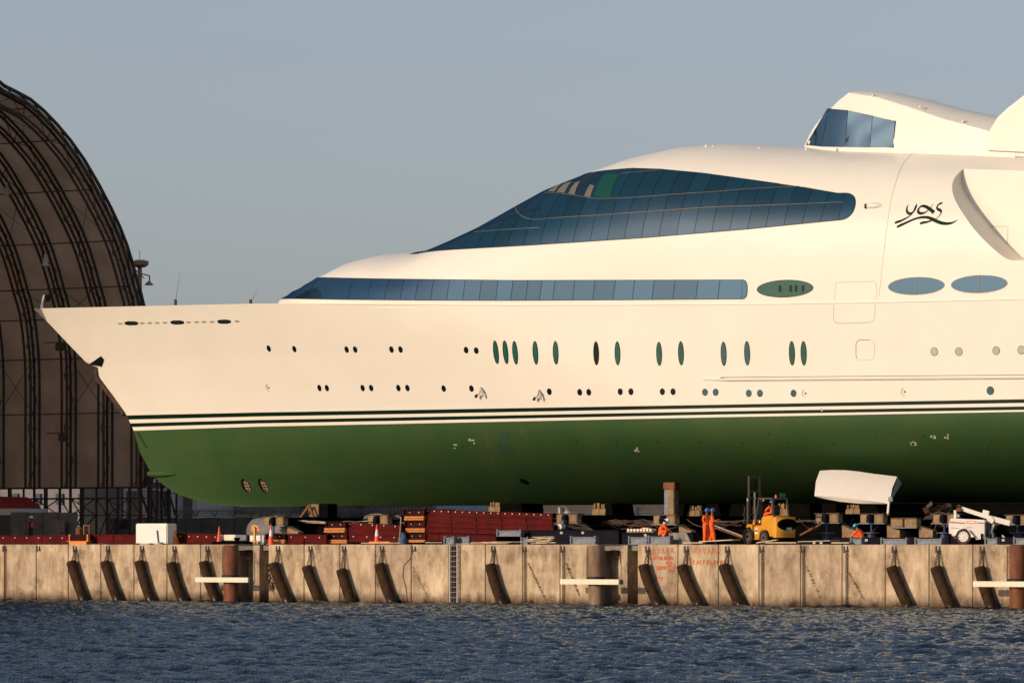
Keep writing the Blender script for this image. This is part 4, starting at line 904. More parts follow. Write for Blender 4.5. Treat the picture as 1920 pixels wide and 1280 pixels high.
MB().box((XS-.3, yF-.7, P(0, 800, yF)[2]-.1), (XS+1.6, yF+1.6, P(0, 800, yF)[2]+.1)).build('tower_platform', M_TRUSSR, shed)
M_LAMPW = mat('lamp_housing', (.35, .33, .3), .5)
for a, b in ((13, 365), (85, 498), (113, 650), (119, 820)):
    p = P(a, b, YC+10) if b < 600 else P(a, b, YC+13); t = thing('work_lamp', {365: 'upper white work lamp hanging high inside the shed, near the left edge', 498: 'white work lamp hanging inside the shed above the yacht bow', 650: 'box floodlight inside the shed just left of the bow overhang', 820: 'box floodlight inside the shed low on the wall between two legs'}[b], 'lamp', tuple(p), 0, 'lamps inside the shed')
    if b < 600: MB().lathe((p[0], p[1], p[2]), [(.05, .8), (.10, .5), (.16, .42), (.24, 0.0), (.20, -.04)], 12).build('shade', M_LAMPW, t, smooth=True); MB().cyl((p[0], p[1], p[2]+.8), (p[0], p[1], p[2]+1.6), .02, n=5).build('hanger', M_TRUSS, t)
    else: MB().box((p[0]-.3, p[1]-.2, p[2]-.25), (p[0]+.3, p[1]+.2, p[2]+.25)).build('housing', M_TRUSS, t, bevel=.05); MB().bar((p[0]-1.5, p[1]+.1, p[2]+.3), (p[0]+.3, p[1]+.1, p[2]+.3), .06).build('arm', M_TRUSS, t)
# ---------- buildings and walls behind ----------
M_CURT = mat('curtain_wall_glass', (0.020, 0.038, 0.050), 0.25, var=.3, scale=.6)
M_WHT = mat('white_cladding', (0.55, 0.53, 0.50), 0.6, var=.06)
M_GRV = mat('grey_cladding', (0.16, 0.15, 0.165), 0.7, var=.12)
M_GRN = mat('weathered_green_cladding', (0.16, 0.19, 0.15), 0.8, var=.3, scale=1.2)
M_DRK = mat('dark_and_shaded_cladding', (0.045, 0.05, 0.06), 0.7)
M_BLUEG = mat('pale_blue_cladding', (0.26, 0.30, 0.36), 0.6, var=.06)
M_SAND = mat('sandstone_render', (0.50, 0.37, 0.24), 0.8)
def bx3(px0, px1, ptop, y, dep=8, pbot=None):
    x0, x1 = GX(px0, y), GX(px1, y); z1 = P((px0+px1)/2, ptop, y)[2]; z0 = H if pbot is None else P((px0+px1)/2, pbot, y)[2]; return (x0, y, z0), (x1, y+dep, z1)
yb = 62
off = thing('office_block', 'glass fronted office block with white bands behind the shed and bow', 'building', (GX(280, yb), yb, H))
MB().box(*bx3(150, 311, 690, yb, 14)).build('wall', M_WHT, off)
mb = MB()
for a, b in ((236, 268), (277, 309)):
    for t_, b_ in ((852, 894), (904, 913), (920, 948), (950, 968)):
        p, q = bx3(a, b, t_, yb-.15, .3, b_); mb.box(p, q)
p, q = bx3(150, 228, 700, yb-.15, .3, 1000); mb.box(p, q)
for a, b in ((236, 268),): p, q = bx3(a, b, 780, yb-.15, .3, 826); mb.box(p, q)
win = mb.build('glazing', M_CURT, off)
p = P(264, 900, yb-3); MB().cyl((p[0], p[1], H), (p[0], p[1], P(264, 843, yb-3)[2]), .28, n=14).build('column', M_SAND, off, smooth=True)
w2 = thing('warehouse', 'dull violet grey warehouse wall seen just below the forefoot', 'warehouse', (GX(340, 64), 64, H)); MB().box(*bx3(311, 361, 850, 64, 10)).build('wall', M_GRV, w2); MB().box(*bx3(361, 370.5, 845, 63.8, 10)).build('pilaster', M_WHT, w2)
w3 = thing('warehouse', 'sunlit cream warehouse end with razor wire in front, below the bow thrusters', 'warehouse', (GX(382, 66), 66, H)); MB().box(*bx3(371, 395, 830, 66, 10)).build('wall', M_SAND, w3)
w4 = thing('warehouse', 'weathered green clad warehouse with a pale base strip under the bow', 'warehouse', (GX(460, 68), 68, H)); MB().box(*bx3(395.5, 532, 830, 68, 10, 963.5)).build('cladding', M_GRN, w4); MB().box(*bx3(395.5, 532, 963.5, 68, 9.9)).build('plinth', M_SAND, w4)
w5 = thing('warehouse', 'dark clad warehouse behind the triangular trestle under the hull', 'warehouse', (GX(590, 70), 70, H)); MB().box(*bx3(532.5, 651, 845, 70, 10)).build('wall', M_DRK, w5)
w6 = thing('warehouse', 'pale blue grey warehouse behind the mesh fence, left of the red beam stack', 'warehouse', (GX(720, 72), 72, H)); MB().box(*bx3(652, 818, 930, 72, 10)).build('wall', M_BLUEG, w6)
mb = MB()
for k in range(24): p, q = bx3(655+k*6.8, 655.7+k*6.8, 935, 71.7, .2); mb.box(p, q)
for z in range(5): p, q = bx3(652, 818, 944+z*7, 71.7, .15, 945+z*7); mb.box(p, q)
mb.build('wall_battens', M_GRV, w6)
w7 = thing('quayside_shed', 'long white sided building with beams seen below the keel at the middle', 'building', (GX(1040, 55), 55, H))
MB().box(*bx3(976, 1420, 930, 55, 10, 958)).build('upper_band', mat('buff_cladding', (.42, .33, .22), .8), w7); MB().box(*bx3(976, 1420, 958.3, 54.9, 10, 960.5)).build('gutter', M_WHT, w7); MB().box(*bx3(976, 1420, 960.7, 55, 10)).build('lower_wall', M_WHT, w7); MB().box(*bx3(1420.5, 1990, 960.4, 55, 10)).build('lower_wall', M_DRK, w7)  # right stretch of lower wall dark, shade put into its colour
for a in (984, 1048, 1188, 1300, 1418): MB().box(*bx3(a-1.8, a+1.8, 950, 54.6, .3)).build('post', M_WHT, w7)
MB().box(*bx3(1421, 1990, 930, 55, 10, 960.3)).build('upper_panel', M_DRK, w7)  # upper right stretch darkened too, as painted shade
w8 = thing('storage_block', 'plain grey storage block seen through the trusses under the shed', 'building', (GX(60, 80), 80, H)); MB().box(*bx3(-200, 226, 880, 80, 10)).build('wall', M_GRV, w8)
for k in range(5): MB().box(*bx3(20+k*42, 33+k*42, 925, 79.8, .3, 945)).build('window', M_CURT, w8)
# concrete barrier walls with Y arms and razor wire
M_BAR = mat('grey_barrier_concrete', (.125, .115, .105), .9, var=.25, scale=1.2)
def barrier(px0, px1, ptop, y, lb, n, sp=True):
    x0, x1 = GX(px0, y), GX(px1, y); z1 = P((px0+px1)/2, ptop, y)[2]; t = thing('barrier_wall', lb, 'wall', ((x0+x1)/2, y, H))
    for k in range(n): a = x0+(x1-x0)*k/n; b = x0+(x1-x0)*(k+1)/n; MB().box((a+.02, y, H), (b-.02, y+.35, z1-(0.03 if k % 2 else 0))).build('slab', M_BAR, t, bevel=.02)
    return t, x0, x1, z1
barrier(19, 140, 959.5, 27, 'grey concrete barrier wall inside the shed behind the worker in an orange vest', 4)
bt, x0, x1, z1 = barrier(200, 500, 970, 48, 'dark concrete yard wall topped with razor wire, below the bow', 10)
M_WIRE = mat('razor_wire', (.18, .15, .12), .5, .4)
def yarms(px0, px1, py0, py1, y, step, lb, wall_z=None):
    z0 = P((px0+px1)/2, py1, y)[2]; z1 = P((px0+px1)/2, py0, y)[2]; t = thing('razor_wire_fence', lb, 'wire fence', (GX(px0, y), y, z0))
    a = GX(px0, y); b = GX(px1, y); n = int((px1-px0)/step); mb = MB()
    for k in range(n+1):
        x = a+(b-a)*k/n; mb.bar((x, y, z0), (x-.35, y, z1), .05); mb.bar((x, y, z0), (x+.35, y, z1), .05)
    mb.build('arms', M_WIRE, t); mb = MB(); L_n = int((b-a)*5)
    for zz, r in ((z0+.25, .22), (z0+.45, .16)):
        pts = [(a+(b-a)*i/(L_n*6), y+r*math.cos(i*2*math.pi/6), zz+r*math.sin(i*2*math.pi/6)) for i in range(L_n*6)]; mb.tube(pts, .014, 3)
    for q in (0.1, .5, .9): mb.bar((a, y-.05, z0+(z1-z0)*q), (b, y-.05, z0+(z1-z0)*q), .02)
    mb.build('wire_coils', M_WIRE, t)
yarms(300, 540, 956, 968, 48.2, 34, 'razor wire on splayed arms along the yard wall below the bow'); yarms(545, 800, 953, 968, 50, 34, 'razor wire on splayed arms left of the red beam stack')
bt2 = barrier(500.5, 1000, 970, 50, 'dark yard wall continuing behind the stacked red beams', 14)
# notices
M_SIGN = mat('dull_notice_board', (.14, .13, .11), .7); M_MARK = mat('notice_marks', (.40, .38, .33), .7); M_REDM = mat('notice_red', (.35, .03, .02), .7)
p, q = bx3(97, 121, 974.5, 26.5, .08, 1012); t = thing('notice_board', 'tall greenish grey notice board leaning on the barrier behind the red beams', 'notice board', (p[0], p[1], H)); MB().box(p, q).build('board', M_SIGN, t)
def glyph_box(px0, px1, py0, py1, y, m, parent, nm='pictogram'):
    mb = MB(); w = (px1-px0)*.16
    for a, b, c, d in ((px0, px1, py0, py0+w), (px0, px1, py1-w, py1), (px0, px0+w, py0, py1), (px1-w, px1, py0, py1), (px0, px1, (py0+py1)/2-w/2, (py0+py1)/2+w/2)): u, v = bx3(a, b, c, y, .02, d); mb.box(u, v)
    return mb.build(nm, m, parent)
for a in (107.5, 115): glyph_box(a, a+4.5, 985, 989, 26.44, M_MARK, t); glyph_box(a, a+4.5, 990.5, 994.5, 26.44, M_MARK, t)
u, v = bx3(111, 117, 996, 26.44, .02, 1000); MB().box(u, v).build('red_pictogram', M_REDM, t)
p, q = bx3(215, 243, 974, 40, .08, 992); t = thing('site_plan_board', 'dark board with a faint grid of pictograms behind the shed legs', 'notice board', (p[0], p[1], H)); MB().box(p, q).build('board', M_DRK, t)
for k in range(4):
    for j in range(3): glyph_box(217+k*6.2, 221.5+k*6.2, 976+j*5.4, 979.5+j*5.4, 39.94, M_BAR, t)
mb = MB(); mb.bar((p[0], p[1]+.04, H), (p[0], p[1]+.04, q[2]), .06); mb.bar((q[0], p[1]+.04, H), (q[0], p[1]+.04, q[2]), .06); mb.build('posts', M_DRK, t)
# small red roofed cabin at the left edge
t = thing('site_cabin', 'site cabin with red pitched roof and white fascia at the left edge', 'cabin', (GX(0, 29), 29, H)); u, v = bx3(-80, 19, 965, 29, 3); MB().box(u, v).build('wall', M_DRK, t); u, v = bx3(-82, 28, 953, 28.9, 3.2, 965); MB().box(u, v).build('fascia', M_WHT, t)
za = P(0, 953, 29)[2]; MB().prism([(GX(-82, 29), za), (GX(22, 29), za), (GX(10, 29), P(0, 941, 29)[2]), (GX(-5, 29), P(0, 931, 29)[2]), (GX(-82, 29), P(0, 928, 29)[2])], 28.9, 32).build('roof', mat('red_roof', (.25, .012, .01), .6), t)
# high mast lamp beside the shed, trees, aerials
y_ = 44; x = GX(262, y_); zt_ = P(262, 497, y_)[2]; t = thing('lamp_mast', 'tall lamp mast with round top platform and a drooping lamp right of the shed', 'lamp mast', (x, y_, H)); M_MAST = mat('mast_paint', (.30, .17, .09), .7, var=.2)
MB().cyl((x, y_, H), (x, y_, zt_), .20, .15, 12).build('pole', M_MAST, t, smooth=True); MB().lathe((x+.05, y_, zt_-.1), [(.3, -.05), (.55, .1), (.58, .35), (.3, .45)], 16).build('platform', M_MAST, t, smooth=True)
mb = MB(); mb.bar((x, y_, zt_-.55), (x+.85, y_, zt_-.75), .07); mb.bar((x+.85, y_, zt_-.75), (x+.85, y_, zt_-1.1), .06); mb.bar((x-.3, y_, zt_-.35), (x+.4, y_, zt_-.9), .05); mb.bar((x, y_, zt_+.3), (x, y_, zt_+1.0), .025); mb.build('bracket', M_TRUSS, t)
MB().lathe((x+.80, y_, zt_-1.3), [(.07, .2), (.12, .14), (.31, -.04), (.29, -.08), (.02, -.05)], 14).build('lamp_head', M_MAST, t, smooth=True)
def whip(a, b, a2, b2, lb, y_=YC, base=None):
    p, q = P(a, b, y_), P(a2, b2, y_); mb = MB(); mb.tube([p, q], .02, 5, radii=[.016, .006]); mb.cyl((p[0], p[1], p[2]-.3), (p[0], p[1], p[2]+.15), .09, n=8); mb.build('whip_aerial', M_TRUSS, yacht)
whip(329, 566, 338, 508, 'thin leaning aerial on a stub above the foredeck, left one'); whip(470, 566, 484, 540, 'faint short aerial above the foredeck, right one')
M_LEAF = mat('leaves', (.05, .075, .02), .7, var=.5, scale=3); M_LEAFD = mat('leaves_ochre', (.13, .085, .025), .7, var=.4)
M_BARK = mat('bark', (.08, .05, .03), .9)
random.seed(21)
for i, (a, h_, lb) in enumerate(((850, 2.9, 'small bushy tree behind the red beam stack, leftmost of three'), (876, 3.1, 'ochre flecked tree behind the red beam stack, middle of three'), (902, 2.8, 'low bushy tree behind the red beam stack beside the keel block'))):
    y_ = 85+i; x = GX(a, y_); t = thing('tree', lb, 'tree', (x, y_, H), 0, 'trees glimpsed under the keel'); mb = MB(); mb.tube([(x, y_, H), (x+.1, y_, H+1.2), (x, y_, H+h_*.8)], .1, 6, radii=[.13, .1, .04])
    for k in range(5): an = k*1.3; mb.tube([(x, y_, H+1.1), (x+math.cos(an)*.7, y_+math.sin(an)*.7, H+1.9), (x+math.cos(an)*1.1, y_+math.sin(an)*1.1, H+2.5)], .04, 5, radii=[.06, .04, .02])
    mb.build('trunk', M_BARK, t); mb = MB()
    for k in range(900):
        v = Vector((random.gauss(0, 1), random.gauss(0, 1), random.gauss(0, .8))).normalized()*(random.random()**.4); c = Vector((x, y_, H+h_*.72))+Vector((v.x*1.5, v.y*1.3, v.z*1.15)); d1 = Vector((random.uniform(-1, 1), random.uniform(-1, 1), random.uniform(-1, 1))).normalized()*.11; d2 = d1.orthogonal()*.7
        mb.add([c-d1, c+d2, c+d1, c-d2], [(0, 1, 2, 3)], 1 if random.random() < .3 else 0)
    mb.build('crown', [M_LEAF, M_LEAFD], t, fixn=False)
# ---------- things on the quay ----------
def zpx(px, py, y): return P(px, py, y)[2]
M_REDB = mat('oxide_red_beam', (0.105, 0.006, 0.006), 0.6, var=.25, scale=1.5, col2=(.055, .005, .004), spec=.06)
M_REDD = mat('dark_red_web', (0.03, 0.004, 0.004), 0.6, var=.3, spec=.06)
M_ORG = mat('weathered_orange_timber', (0.62, 0.22, 0.035), 0.75, var=.35, scale=5, streak=3, col2=(.38, .13, .03))
M_STUD = mat('bright_stud', (.75, .6, .45), .4)
M_NAVY = mat('navy_steel', (0.005, 0.006, 0.012), 0.6, var=.3, spec=.06)
M_BLKS = mat('black_steel_and_shade', (0.003, 0.0025, 0.002), 0.8, var=.4, spec=.03)  # near-black steel, also standing in for the shade under the hull
M_GALV = mat('blue_grey_steel', (0.12, 0.135, 0.165), 0.5, .2, var=.25, scale=4)
M_TAN = mat('dusty_tan_concrete', (0.25, 0.165, 0.085), 0.9, var=.3, scale=3, bump=.3)
M_TAND = mat('split_timber', (0.27, 0.17, 0.08), 0.9, var=.5, scale=8)
M_WOOD = mat('plywood_board', (0.60, 0.48, 0.32), 0.7, var=.2, scale=3, streak=.3)
M_ORC = mat('cone_orange', (0.80, 0.085, 0.03), 0.5, var=.06); M_CWH = mat('cone_white', (.75, .72, .68), .4); M_BLUJ = mat('jack_blue', (0.015, 0.03, 0.10), 0.4, var=.3)
M_CREAM = mat('cream_paint', (0.70, 0.63, 0.51), 0.45, var=.04)
M_BRN = mat('brown_hose', (0.06, 0.03, 0.018), .7, var=.3)
def beam(px0, px1, yt0, yt1, hpx, y, lb, studs=0, m=None, dep=.5):
    """a steel girder lying along the quay; yt0/yt1 top height in px at either end"""
    x0, x1 = GX(px0, y), GX(px1, y); z0, z1 = zpx(px0, yt0, y), zpx(px1, yt1, y); h = hpx/V((px0+px1)/2, y); t = thing('steel_girder', lb, 'girder', (x0, y, z0-h), 0, 'dark red steel girders laid along the quay')
    pr = lambda a, b, ya, yb_: ([(x0, ya, z0-a), (x1, ya, z1-a), (x1, yb_, z1-a), (x0, yb_, z0-a), (x0, ya, z0-b), (x1, ya, z1-b), (x1, yb_, z1-b), (x0, yb_, z0-b)], [(0,1,2,3),(7,6,5,4),(0,4,5,1),(1,5,6,2),(2,6,7,3),(3,7,4,0)])
    f = h*.10
    MB().add(*pr(0, f, y, y+dep)).add(*pr(h-f, h-.004, y, y+dep)).build('flange', m or M_REDB, t)
    mb = MB().add(*pr(f, h-f, y+.05, y+.09)).add(*pr(f, h-f, y+dep-.09, y+dep-.05)); mb.build('web', m or M_REDB, t)
    mb = MB(); n = max(1, int((x1-x0)/1.6))
    for k in range(n+1): xx = x0+.03+(x1-x0-.1)*k/n; zz = z0+(z1-z0)*k/n; mb.box((xx, y+.012, zz-h+f), (xx+.035, y+.05, zz-f))
    mb.build('stiffener', m or M_REDB, t)
    if studs:
        mb = MB()
        for k in range(studs): xx = x0+(x1-x0)*(k+.5)/studs; zz = z0+(z1-z0)*(k+.5)/studs-h*.3; mb.cyl((xx, y-.015, zz), (xx, y+.05, zz), .035, n=6)
        mb.build('stud_row', M_STUD, t)
    return t
def packer(px0, px1, yt, yb, y, lb):
    x0, x1 = GX(px0, y), GX(px1, y); z1, z0 = zpx(px0, yt, y), zpx(px0, yb, y); n = 2 if yb-yt > 7 else 1; t = thing('timber_packer', lb, 'timber', (x0, y, z0), 0, 'orange timber packers under the girders')
    for k in range(n): a = z0+(z1-z0)*k/n; b = z0+(z1-z0)*(k+1)/n; MB().box((x0+.02*k, y, a+.004), (x1+.02*k, y+.5, b-.012)).build('plank', M_ORG, t, bevel=.015)
def beam_end(px0, px1, yt, yb, y, lb, m=None):
    x0, x1 = GX(px0, y), GX(px1, y); z1, z0 = zpx(px0, yt, y), zpx(px0, yb, y); t = thing('box_girder', lb, 'girder', (x0, y, z0), 0, 'box girders seen end on'); w = .05
    MB().box((x0, y, z0+.003), (x1, y+3, z0+w)).box((x0, y, z1-w), (x1, y+3, z1-.003)).box((x0, y+.12, z0+w), (x1, y+.18, z1-w)).build('shell', m or M_REDD, t)
    MB().box((x0, y-.01, z0+w), (x0+.06, y+.12, z1-w)).build('end_plate', M_REDB, t); MB().box((x1-.06, y-.01, z0+w), (x1, y+.12, z1-w)).build('end_plate', M_REDB, t)
    mb = MB()
    for k in (.3, .72): mb.cyl((x0+(x1-x0)*k, y+.07, (z0+z1)/2), (x0+(x1-x0)*k, y+.13, (z0+z1)/2), .03, n=6)
    mb.build('bolts', M_STUD, t)
beam(-70, 128, 1003, 1003.5, 15, 2.6, 'long low red girder at the left edge in front of the vested worker', 9)
beam(167, 256, 1001.5, 1002, 17, 2.6, 'red girder between the orange cradle and the white tank box')
beam(330, 412, 999, 1001, 18, 2.8, 'red girder with a row of studs right of the white tank box', 5)
beam(533, 612, 1001, 1002, 17, 3.0, 'low red girder behind the striped cone at the recess', 3)
beam(645, 752, 979, 984, 9, 3.6, 'top girder of the three high stack behind the right striped cone', 5); beam(648, 752, 988, 992, 12, 3.5, 'middle girder of the three high stack behind the right striped cone'); beam(650, 752, 1000.5, 1003, 15, 3.4, 'bottom girder of the three high stack behind the right striped cone', 4)
for i, (a, b, c, d, e, s) in enumerate(((795,1035,954.5,962.5,9,18),(797,1035,964,972,13,0),(797,1037,977.5,984,10,0),(798,1038,988,994,10,0),(799,930,999,1003,14,0))):
    beam(a, b, c, d, e, 4.2-.1*i, 'girder %s of the tall five high red stack' % ('with bright studs, topmost', 'second from the top', 'in the middle', 'second from the bottom, long', 'short one at the bottom')[i], s)
for q in ((607,646,989,998,3.3,'orange packer high in the three high girder stack'),(613,650,1011,1018.2,3.3,'orange packer at the foot of the three high girder stack'),(497,533,1011,1018.2,2.8,'orange packer behind the striped cone at the recess'),(757,794,967,975,3.9,'upper orange packer pair of the tall red stack'),(758,796,989.5,997.5,3.9,'middle orange packer pair of the tall red stack'),(764,797,1011,1016.5,3.9,'lowest orange packer of the tall red stack')): packer(*q)
for q in ((610,647,977,989,3.3,'box girder end on top of the left orange packer'),(613,650,998.2,1011,3.3,'dark box girder end between two packers of the lower stack'),(497,533,1000,1011,2.8,'dark box girder end behind the striped cone at the recess'),(755,795,954,966.8,3.9,'reddish box girder end at the top of the tall stack'),(758,796,975.2,989.3,3.9,'black box girder end with two bolts, in the middle of the tall stack'),(760,797,997.7,1010.8,3.9,'lowest black box girder end of the tall stack')): beam_end(*q)
# orange steel saddle
t = thing('steel_saddle', 'orange steel saddle with two posts holding a dark beam end, near the left end', 'saddle', (GX(145, 2.0), 2.0, H)); x0, x1 = GX(128, 2.0), GX(163, 2.0); M_ORS = mat('orange_steel', (.72, .20, .02), .5, var=.15)
MB().box((x0+.05, 2, H), (x1-.05, 2.4, H+.17)).box((x0-.1, 1.98, H+.171), (x1+.1, 2.45, H+.2)).build('base', M_ORS, t)
for x in (x0, x1-.06): MB().box((x, 2.05, H+.2), (x+.07, 2.25, H+.58)).build('post', M_ORS, t)
MB().box((x0+.12, 2.1, H+.201), (x1-.12, 5, H+.56)).build('beam_end', M_REDD, t)
mb = MB(); mb.lathe((GX(148, 3), 3, H+.57), [(.18, 0), (.2, .3), (.12, .42), (.05, .46)], 10); mb.build('winch_drum', M_RUST, t, smooth=True); mb = MB(); xx = GX(161, 3)
for a in (0, .4): mb.box((xx+a-.2, 3, H+.5), (xx+a-.12, 3.1, H+1.05))
mb.box((xx-.2, 3, H+1.05), (xx+.28, 3.1, H+1.12)); mb.build('winch_frame', M_RUST, t)
# white tank box
y = 1.6; x0, x1 = GX(254, y), GX(313, y); t = thing('tank_box', 'big white box tank with a bent pipe on its face, standing at the quay edge', 'tank', (x0, y, H)); z1 = zpx(280, 981, y); M_TBX = mat('tank_white', (.74, .72, .66), .5, var=.03)
MB().box((x0, y, H+.02), (x1, y+.9, z1)).build('body', M_TBX, t, bevel=.05, smooth=True); mb = MB(); xx = x0+(x1-x0)*.72; mb.tube([(xx-.03, y-.05, z1-.38), (xx-.03, y-.06, z1-.45), (xx+.03, y-.06, H+.3), (xx+.06, y-.06, H+.1), (xx+.35, y-.05, H+.09)], .035, 6); mb.build('pipe', M_GALV, t, smooth=True)
mb = MB()
for k in (.06, .5, .9): mb.box((x0+(x1-x0)*k-.1, y-.04, H-.0), (x0+(x1-x0)*k+.1, y+.2, H+.06))
mb.build('feet', M_BLKS, t)
x_ = GX(327, 2.2); t = thing('pallet_jack', 'small orange and yellow steel bracket frame just right of the white tank box', 'frame', (x_, 2.2, H)); MB().box((x_-.3, 2.2, H+.2), (x_+.1, 2.4, H+.42)).build('block', M_ORS, t); MB().box((x_+.05, 2.15, H+.35), (x_+.13, 2.25, H+.8)).build('post', M_ORS, t); MB().box((x_-.1, 2.2, H), (x_+.12, 2.45, H+.2)).build('foot', M_ORS, t)
# cones
def cone(px, y, hpx, lb, stripe=True):
    x = GX(px, y); h = hpx/V(px, y); t = thing('traffic_cone', lb, 'traffic cone', (x, y, H), 0, 'traffic cones on the quay'); MB().box((x-.2, y-.2, H), (x+.2, y+.2, H+.04)).build('base', M_ORC if stripe else M_BLKS, t, bevel=.02)
    r = lambda u: .16*(1-u)+.022*u; seg = [(0, .38, M_ORC), (.38, .72, M_CWH), (.72, 1, M_ORC)] if stripe else [(0, 1, M_ORC)]
    for a, b, m in seg: MB().lathe((x, y, H+.04), [(r(a), a*(h-.04)), (r(b), b*(h-.04)-.001)], 16).build('sleeve' if m is M_CWH else 'shell', m, t, smooth=True)
cone(411, 1.4, 34, 'plain faded orange cone left of the low white box', False); cone(508, 1.0, 38, 'red and white cone standing in front of the yellow stand and recess'); cone(706.5, 1.0, 38, 'red and white cone in front of the three high girder stack'); cone(1583, 5.5, 18, 'small orange cone behind the track sections, left of the turquoise helmet', False); cone(1606, 5.0, 22, 'small orange cone with pale tip right beside the worker in turquoise helmet', False)
# low white box, dark slab, sign post
y = 1.6; t = thing('low_cabinet', 'low white and grey cabinet lying behind the first pile', 'cabinet', (GX(438, y), y, H)); MB().box((GX(413, y), y, H+.22), (GX(441, y), y+.8, zpx(430, 1002, y))).build('body', M_CREAM, t, bevel=.02); MB().box((GX(441, y)+.004, y+.01, H+.22), (GX(461, y), y+.8, zpx(450, 1002, y)-.01)).build('grey_end', M_GALV, t, bevel=.02); MB().box((GX(461, y)+.01, y+.2, H), (GX(468, y), y+.8, zpx(465, 1002, y))).build('red_end', M_REDB, t)
y = .5; t = thing('bollard_plate', 'dark flat mooring plate with a low bollard above the first pile', 'bollard', (GX(440, y), y, H)); MB().box((GX(396, y), y, H), (GX(458, y), y+.7, H+.17)).build('plate', M_BLKS, t, bevel=.03); MB().lathe((GX(438, y), y+.3, H+.17), [(.16, 0), (.12, .08), (.2, .14), (.18, .2), (.02, .22)], 14).build('bollard_head', M_BLKS, t, smooth=True)
y = 1.3; x = GX(477.5, y); t = thing('marker_stand', 'yellow timber post stand holding an orange square board', 'stand', (x, y, H)); MB().bar((x, y, H), (x, y, zpx(477, 983, y)), .11).build('post', mat('yellow_timber', (.62, .36, .07), .7, var=.2), t)
mb = MB(); 
for a, b in ((-.25, 0), (.25, 0), (0, .25)): mb.bar((x, y, H+.3), (x+a, y+b, H), .07)
mb.build('braces', mat('yellow_brace', (.5, .28, .05), .7), t); MB().box((x-.28, y+.06, zpx(477, 995, y)), (x+.28, y+.09, zpx(477, 984, y))).build('board', M_ORS, t); MB().bar((x+.05, y-.02, zpx(477, 984, y)), (x+.28, y-.05, zpx(477, 989, y)), .05).build('arm', M_STUD, t)
y = 1.7; t = thing('white_panel', 'upright white panel leaning behind the yellow marker stand', 'panel', (GX(481, y), y, H)); MB().box((GX(468.5, y), y, H), (GX(494, y), y+.06, zpx(480, 1003, y))).build('panel', M_TBX, t); MB().box((GX(485, y), y-.03, H+.03), (GX(487, y), y, H+.2)).build('label', M_BLUJ, t)
# grey tank behind
y = 8.5; xa, xb = GX(452, y), GX(540, y); t = thing('cylindrical_tank', 'dull grey horizontal tank with domed end and a handle on top, behind the cones', 'tank', (xa, y, H)); zc = H+.75; r = zpx(470, 970, y)-zc
mb = MB(); mb.tube([(xa+a, y+1, zc) for a in (0, .06, .25, .6)]+[(xb, y+1, zc)], r, 24, radii=[r*.55, r*.75, r*.93, r, r]); mb.build('vessel', mat('dull_tank_grey', (.14, .13, .12), .6, var=.15), t, smooth=True)
MB().tube([(xa+.6, y+1, zc+r-.02), (xa+.62, y+1, zc+r+.14), (xa+1.2, y+1, zc+r+.14), (xa+1.25, y+1, zc+r-.02)], .03, 6).build('handle', M_BLKS, t); MB().box((xa+.5, y+.6, H), (xa+.8, y+1.4, H+.4)).build('foot', M_BLKS, t); MB().box((xb-.8, y+.6, H), (xb-.5, y+1.4, H+.4)).build('foot', M_BLKS, t)
# ---------- launching girder, cradles, keel blocks, props ----------
yG = 9.6; xa, xb = GX(520, yG), 60
t = thing('launching_girder', 'long black launching girder running under the near side of the hull', 'girder', (xa, yG, H)); zt_ = H+1.26
MB().box((xa, yG, H+.02), (xb, yG+.2, zt_-.08)).build('web', M_BLKS, t); MB().box((xa, yG-.25, zt_-.08), (xb, yG+.45, zt_)).build('top_flange', mat('brown_flange', (.07, .04, .025), .7, var=.3), t); MB().box((xa, yG+4, H+.02), (xb, yG+14, H+.9)).build('sledge_bed', M_BLKS, t)  # web and bed near-black, carrying the hull's shade in their colour
random.seed(31)
hb = thing('hose_bundle', 'brown hoses and cables sagging along the launching girder', 'hoses', (GX(1100, yG), yG-.3, zt_))
for j in range(9):
    pts = []; x = GX(1070+random.uniform(-20, 60), yG); xe2 = GX(random.uniform(1300, 1540), yG); sag = random.uniform(.12, .5); sp = random.uniform(2, 4); n = int((xe2-x)/.25)
    for k in range(n): u = k*.25; pts.append((x+u, yG-.32-.03*j, zt_+.06-sag*abs(math.sin(u*math.pi/sp))+.03*math.sin(u*2+j)))
    if n > 3: MB().tube(pts, .028, 5).build('hose', M_BRN, hb, smooth=True)
hb2 = thing('cable_bundle', 'pale cables and coiled lines sagging above the girder at the left of the red stack', 'cables', (GX(620, yG), yG-.3, zt_))
M_CAB = mat('pale_cable', (.34, .28, .22), .7, var=.3)
for j in range(6):
    pts = []; x = GX(528, yG); L_ = GX(760, yG)-x
    for k in range(40): u = k/39; pts.append((x+L_*u, yG-.4-.04*j, zt_+.22-.42*(1-(2*u-1)**2)*(.5+.12*j)+.05*math.sin(u*25+j*2)*.5+.03*j))
    MB().tube(pts, .022, 5).build('cable', M_CAB, hb2, smooth=True)
mb = MB(); cx_, cz_ = GX(712, yG-.4), zt_+.02
for j in range(7): mb.tube([(cx_+(.55+.06*j)*math.cos(a), yG-.5-.04*j, cz_+(.18+.03*j)*math.sin(a)+.08) for a in np.linspace(.2, 2.9, 10)], .02, 5)
mb.build('coil', M_CAB, hb2, smooth=True)
hb3 = thing('hose_loops', 'dark hoses hanging in loops between the cradles below the stabiliser fin', 'hoses', (GX(1640, 7), 7, H+1.2))
